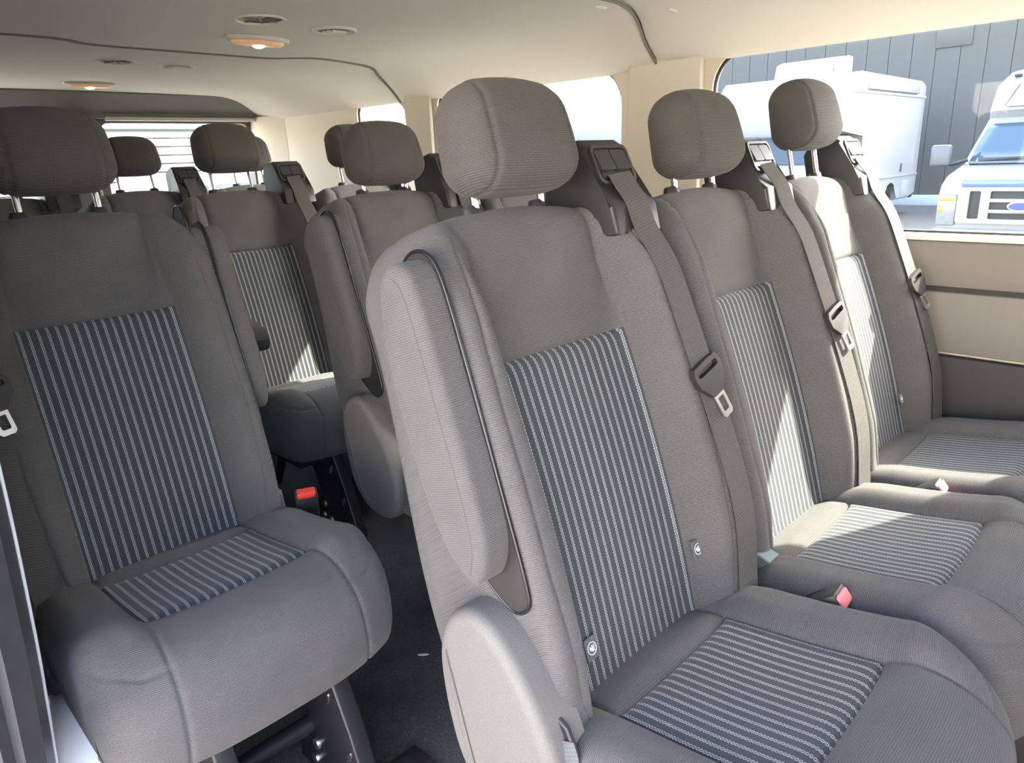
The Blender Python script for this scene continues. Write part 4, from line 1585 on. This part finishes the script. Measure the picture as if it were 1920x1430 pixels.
    for s in (-1, 1):
        a, b = sorted((s * 0.745, s * 0.985))
        hl = link('headlamp', box_mesh('headlamp', (-0.045, a, 0.66), (0.15, b, 1.07), 0.03), 'lamp_clear', r)
        a2, b2 = sorted((s * 0.775, s * 0.955))
        link('lamp_reflector', box_mesh('lamp_reflector', (-0.052, a2, 0.99), (-0.03, b2, 1.04), 0.006), 'lamp_amber', hl)
        a3, b3 = sorted((s * 0.90, s * 0.975))
        link('indicator', box_mesh('indicator', (-0.052, a3, 0.84), (-0.02, b3, 0.92), 0.01), 'lamp_amber', hl)
        link('lamp_divider', box_mesh('lamp_divider', (-0.05, a, 0.955), (-0.02, b, 0.97)), 'grille_cream', hl)
        arm = link('mirror_arm', tube_mesh('mirror_arm', [(1.0, s * 0.93, 1.50), (0.95, s * 1.12, 1.44), (0.95, s * 1.22, 1.45)], 0.025, 8), 'ext_black', r)
        a4, b4 = sorted((s * 1.14, s * 1.40))
        link('mirror', box_mesh('mirror', (0.86, a4, 1.42), (1.0, b4, 1.72), 0.04, 3), 'rv_grey', r)
    link('bumper', box_mesh('bumper', (-0.14, -1.0, 0.42), (0.3, 1.0, 0.63), 0.04), 'grille_cream', r)
    for yy in (-0.82, 0.82):
        wheel(r, (0.75, yy, 0.38))
        wheel(r, (4.8, yy, 0.38))
    return r


shuttle_van()

# white slatted wall behind the van
sl = empty('slatted_wall', (6.0, 15.6, GZ), 'white wall of horizontal slats outside the rear window', 'wall')
link('wall_core', box_mesh('wall_core', (-4.0, 0.05, 0.0), (9.0, 0.5, 2.55)), 'siding', sl)
pm = box_mesh('slat', (-4.0, 0.0, 0.006), (9.0, 0.055, 0.156), 0.008, 1)
for k in range(16):
    link('slat', pm, 'siding', sl, (0, 0, 0.162 * k))
link('cap_rail', box_mesh('cap_rail', (-4.05, -0.03, 2.592), (9.05, 0.12, 2.64), 0.01), 'siding', sl)


def parked_car(x, y, rz, label):
    r = empty('parked_car', (x, y, GZ), label, 'car', None, (0, 0, rz))
    body = catmull([(-2.2, 0.35), (-2.25, 0.75), (-1.6, 0.98), (-1.0, 1.05), (-0.3, 1.62), (1.3, 1.66), (1.95, 1.10), (2.2, 0.95), (2.25, 0.40), (1.5, 0.28), (-1.5, 0.28)], 4)
    link('body', prism_mesh('body', body, 'y', -0.88, 0.88, 0.10, 3, None, 50), 'van_white', r)
    for s in (-1, 1):
        a, b = sorted((s * 0.87, s * 0.885))
        link('side_window', prism_mesh('side_window', [(-0.72, 1.08), (-0.22, 1.52), (0.48, 1.55), (0.48, 1.08)], 'y', a, b), 'ext_dark_glass', r)
        link('side_window', prism_mesh('side_window', [(0.55, 1.08), (0.55, 1.55), (1.25, 1.55), (1.70, 1.12)], 'y', a, b), 'ext_dark_glass', r)
        for xx in (-1.4, 1.4):
            wheel(r, (xx, s * 0.78, 0.33), 0.33, 0.2)


parked_car(4.6, 13.0, math.radians(8), 'white parked car glimpsed below the rear headrest')
# low pale shed and pole seen through the small rear side window
sh = empty('pale_shed', (14.0, 19.0, GZ), 'low pale shed with a thin pole outside the small side window', 'building')
link('wall', box_mesh('wall', (-5, -2, 0), (5, 2, 2.6), 0.02), 'siding', sh)
link('roof', box_mesh('roof', (-5.2, -2.2, 2.6), (5.2, 2.2, 2.75), 0.02), 'siding', sh)
link('pole', tube_mesh('pole', [(-3.2, -2.15, 0), (-3.2, -2.15, 5.5)], 0.05, 8), 'siding', sh)
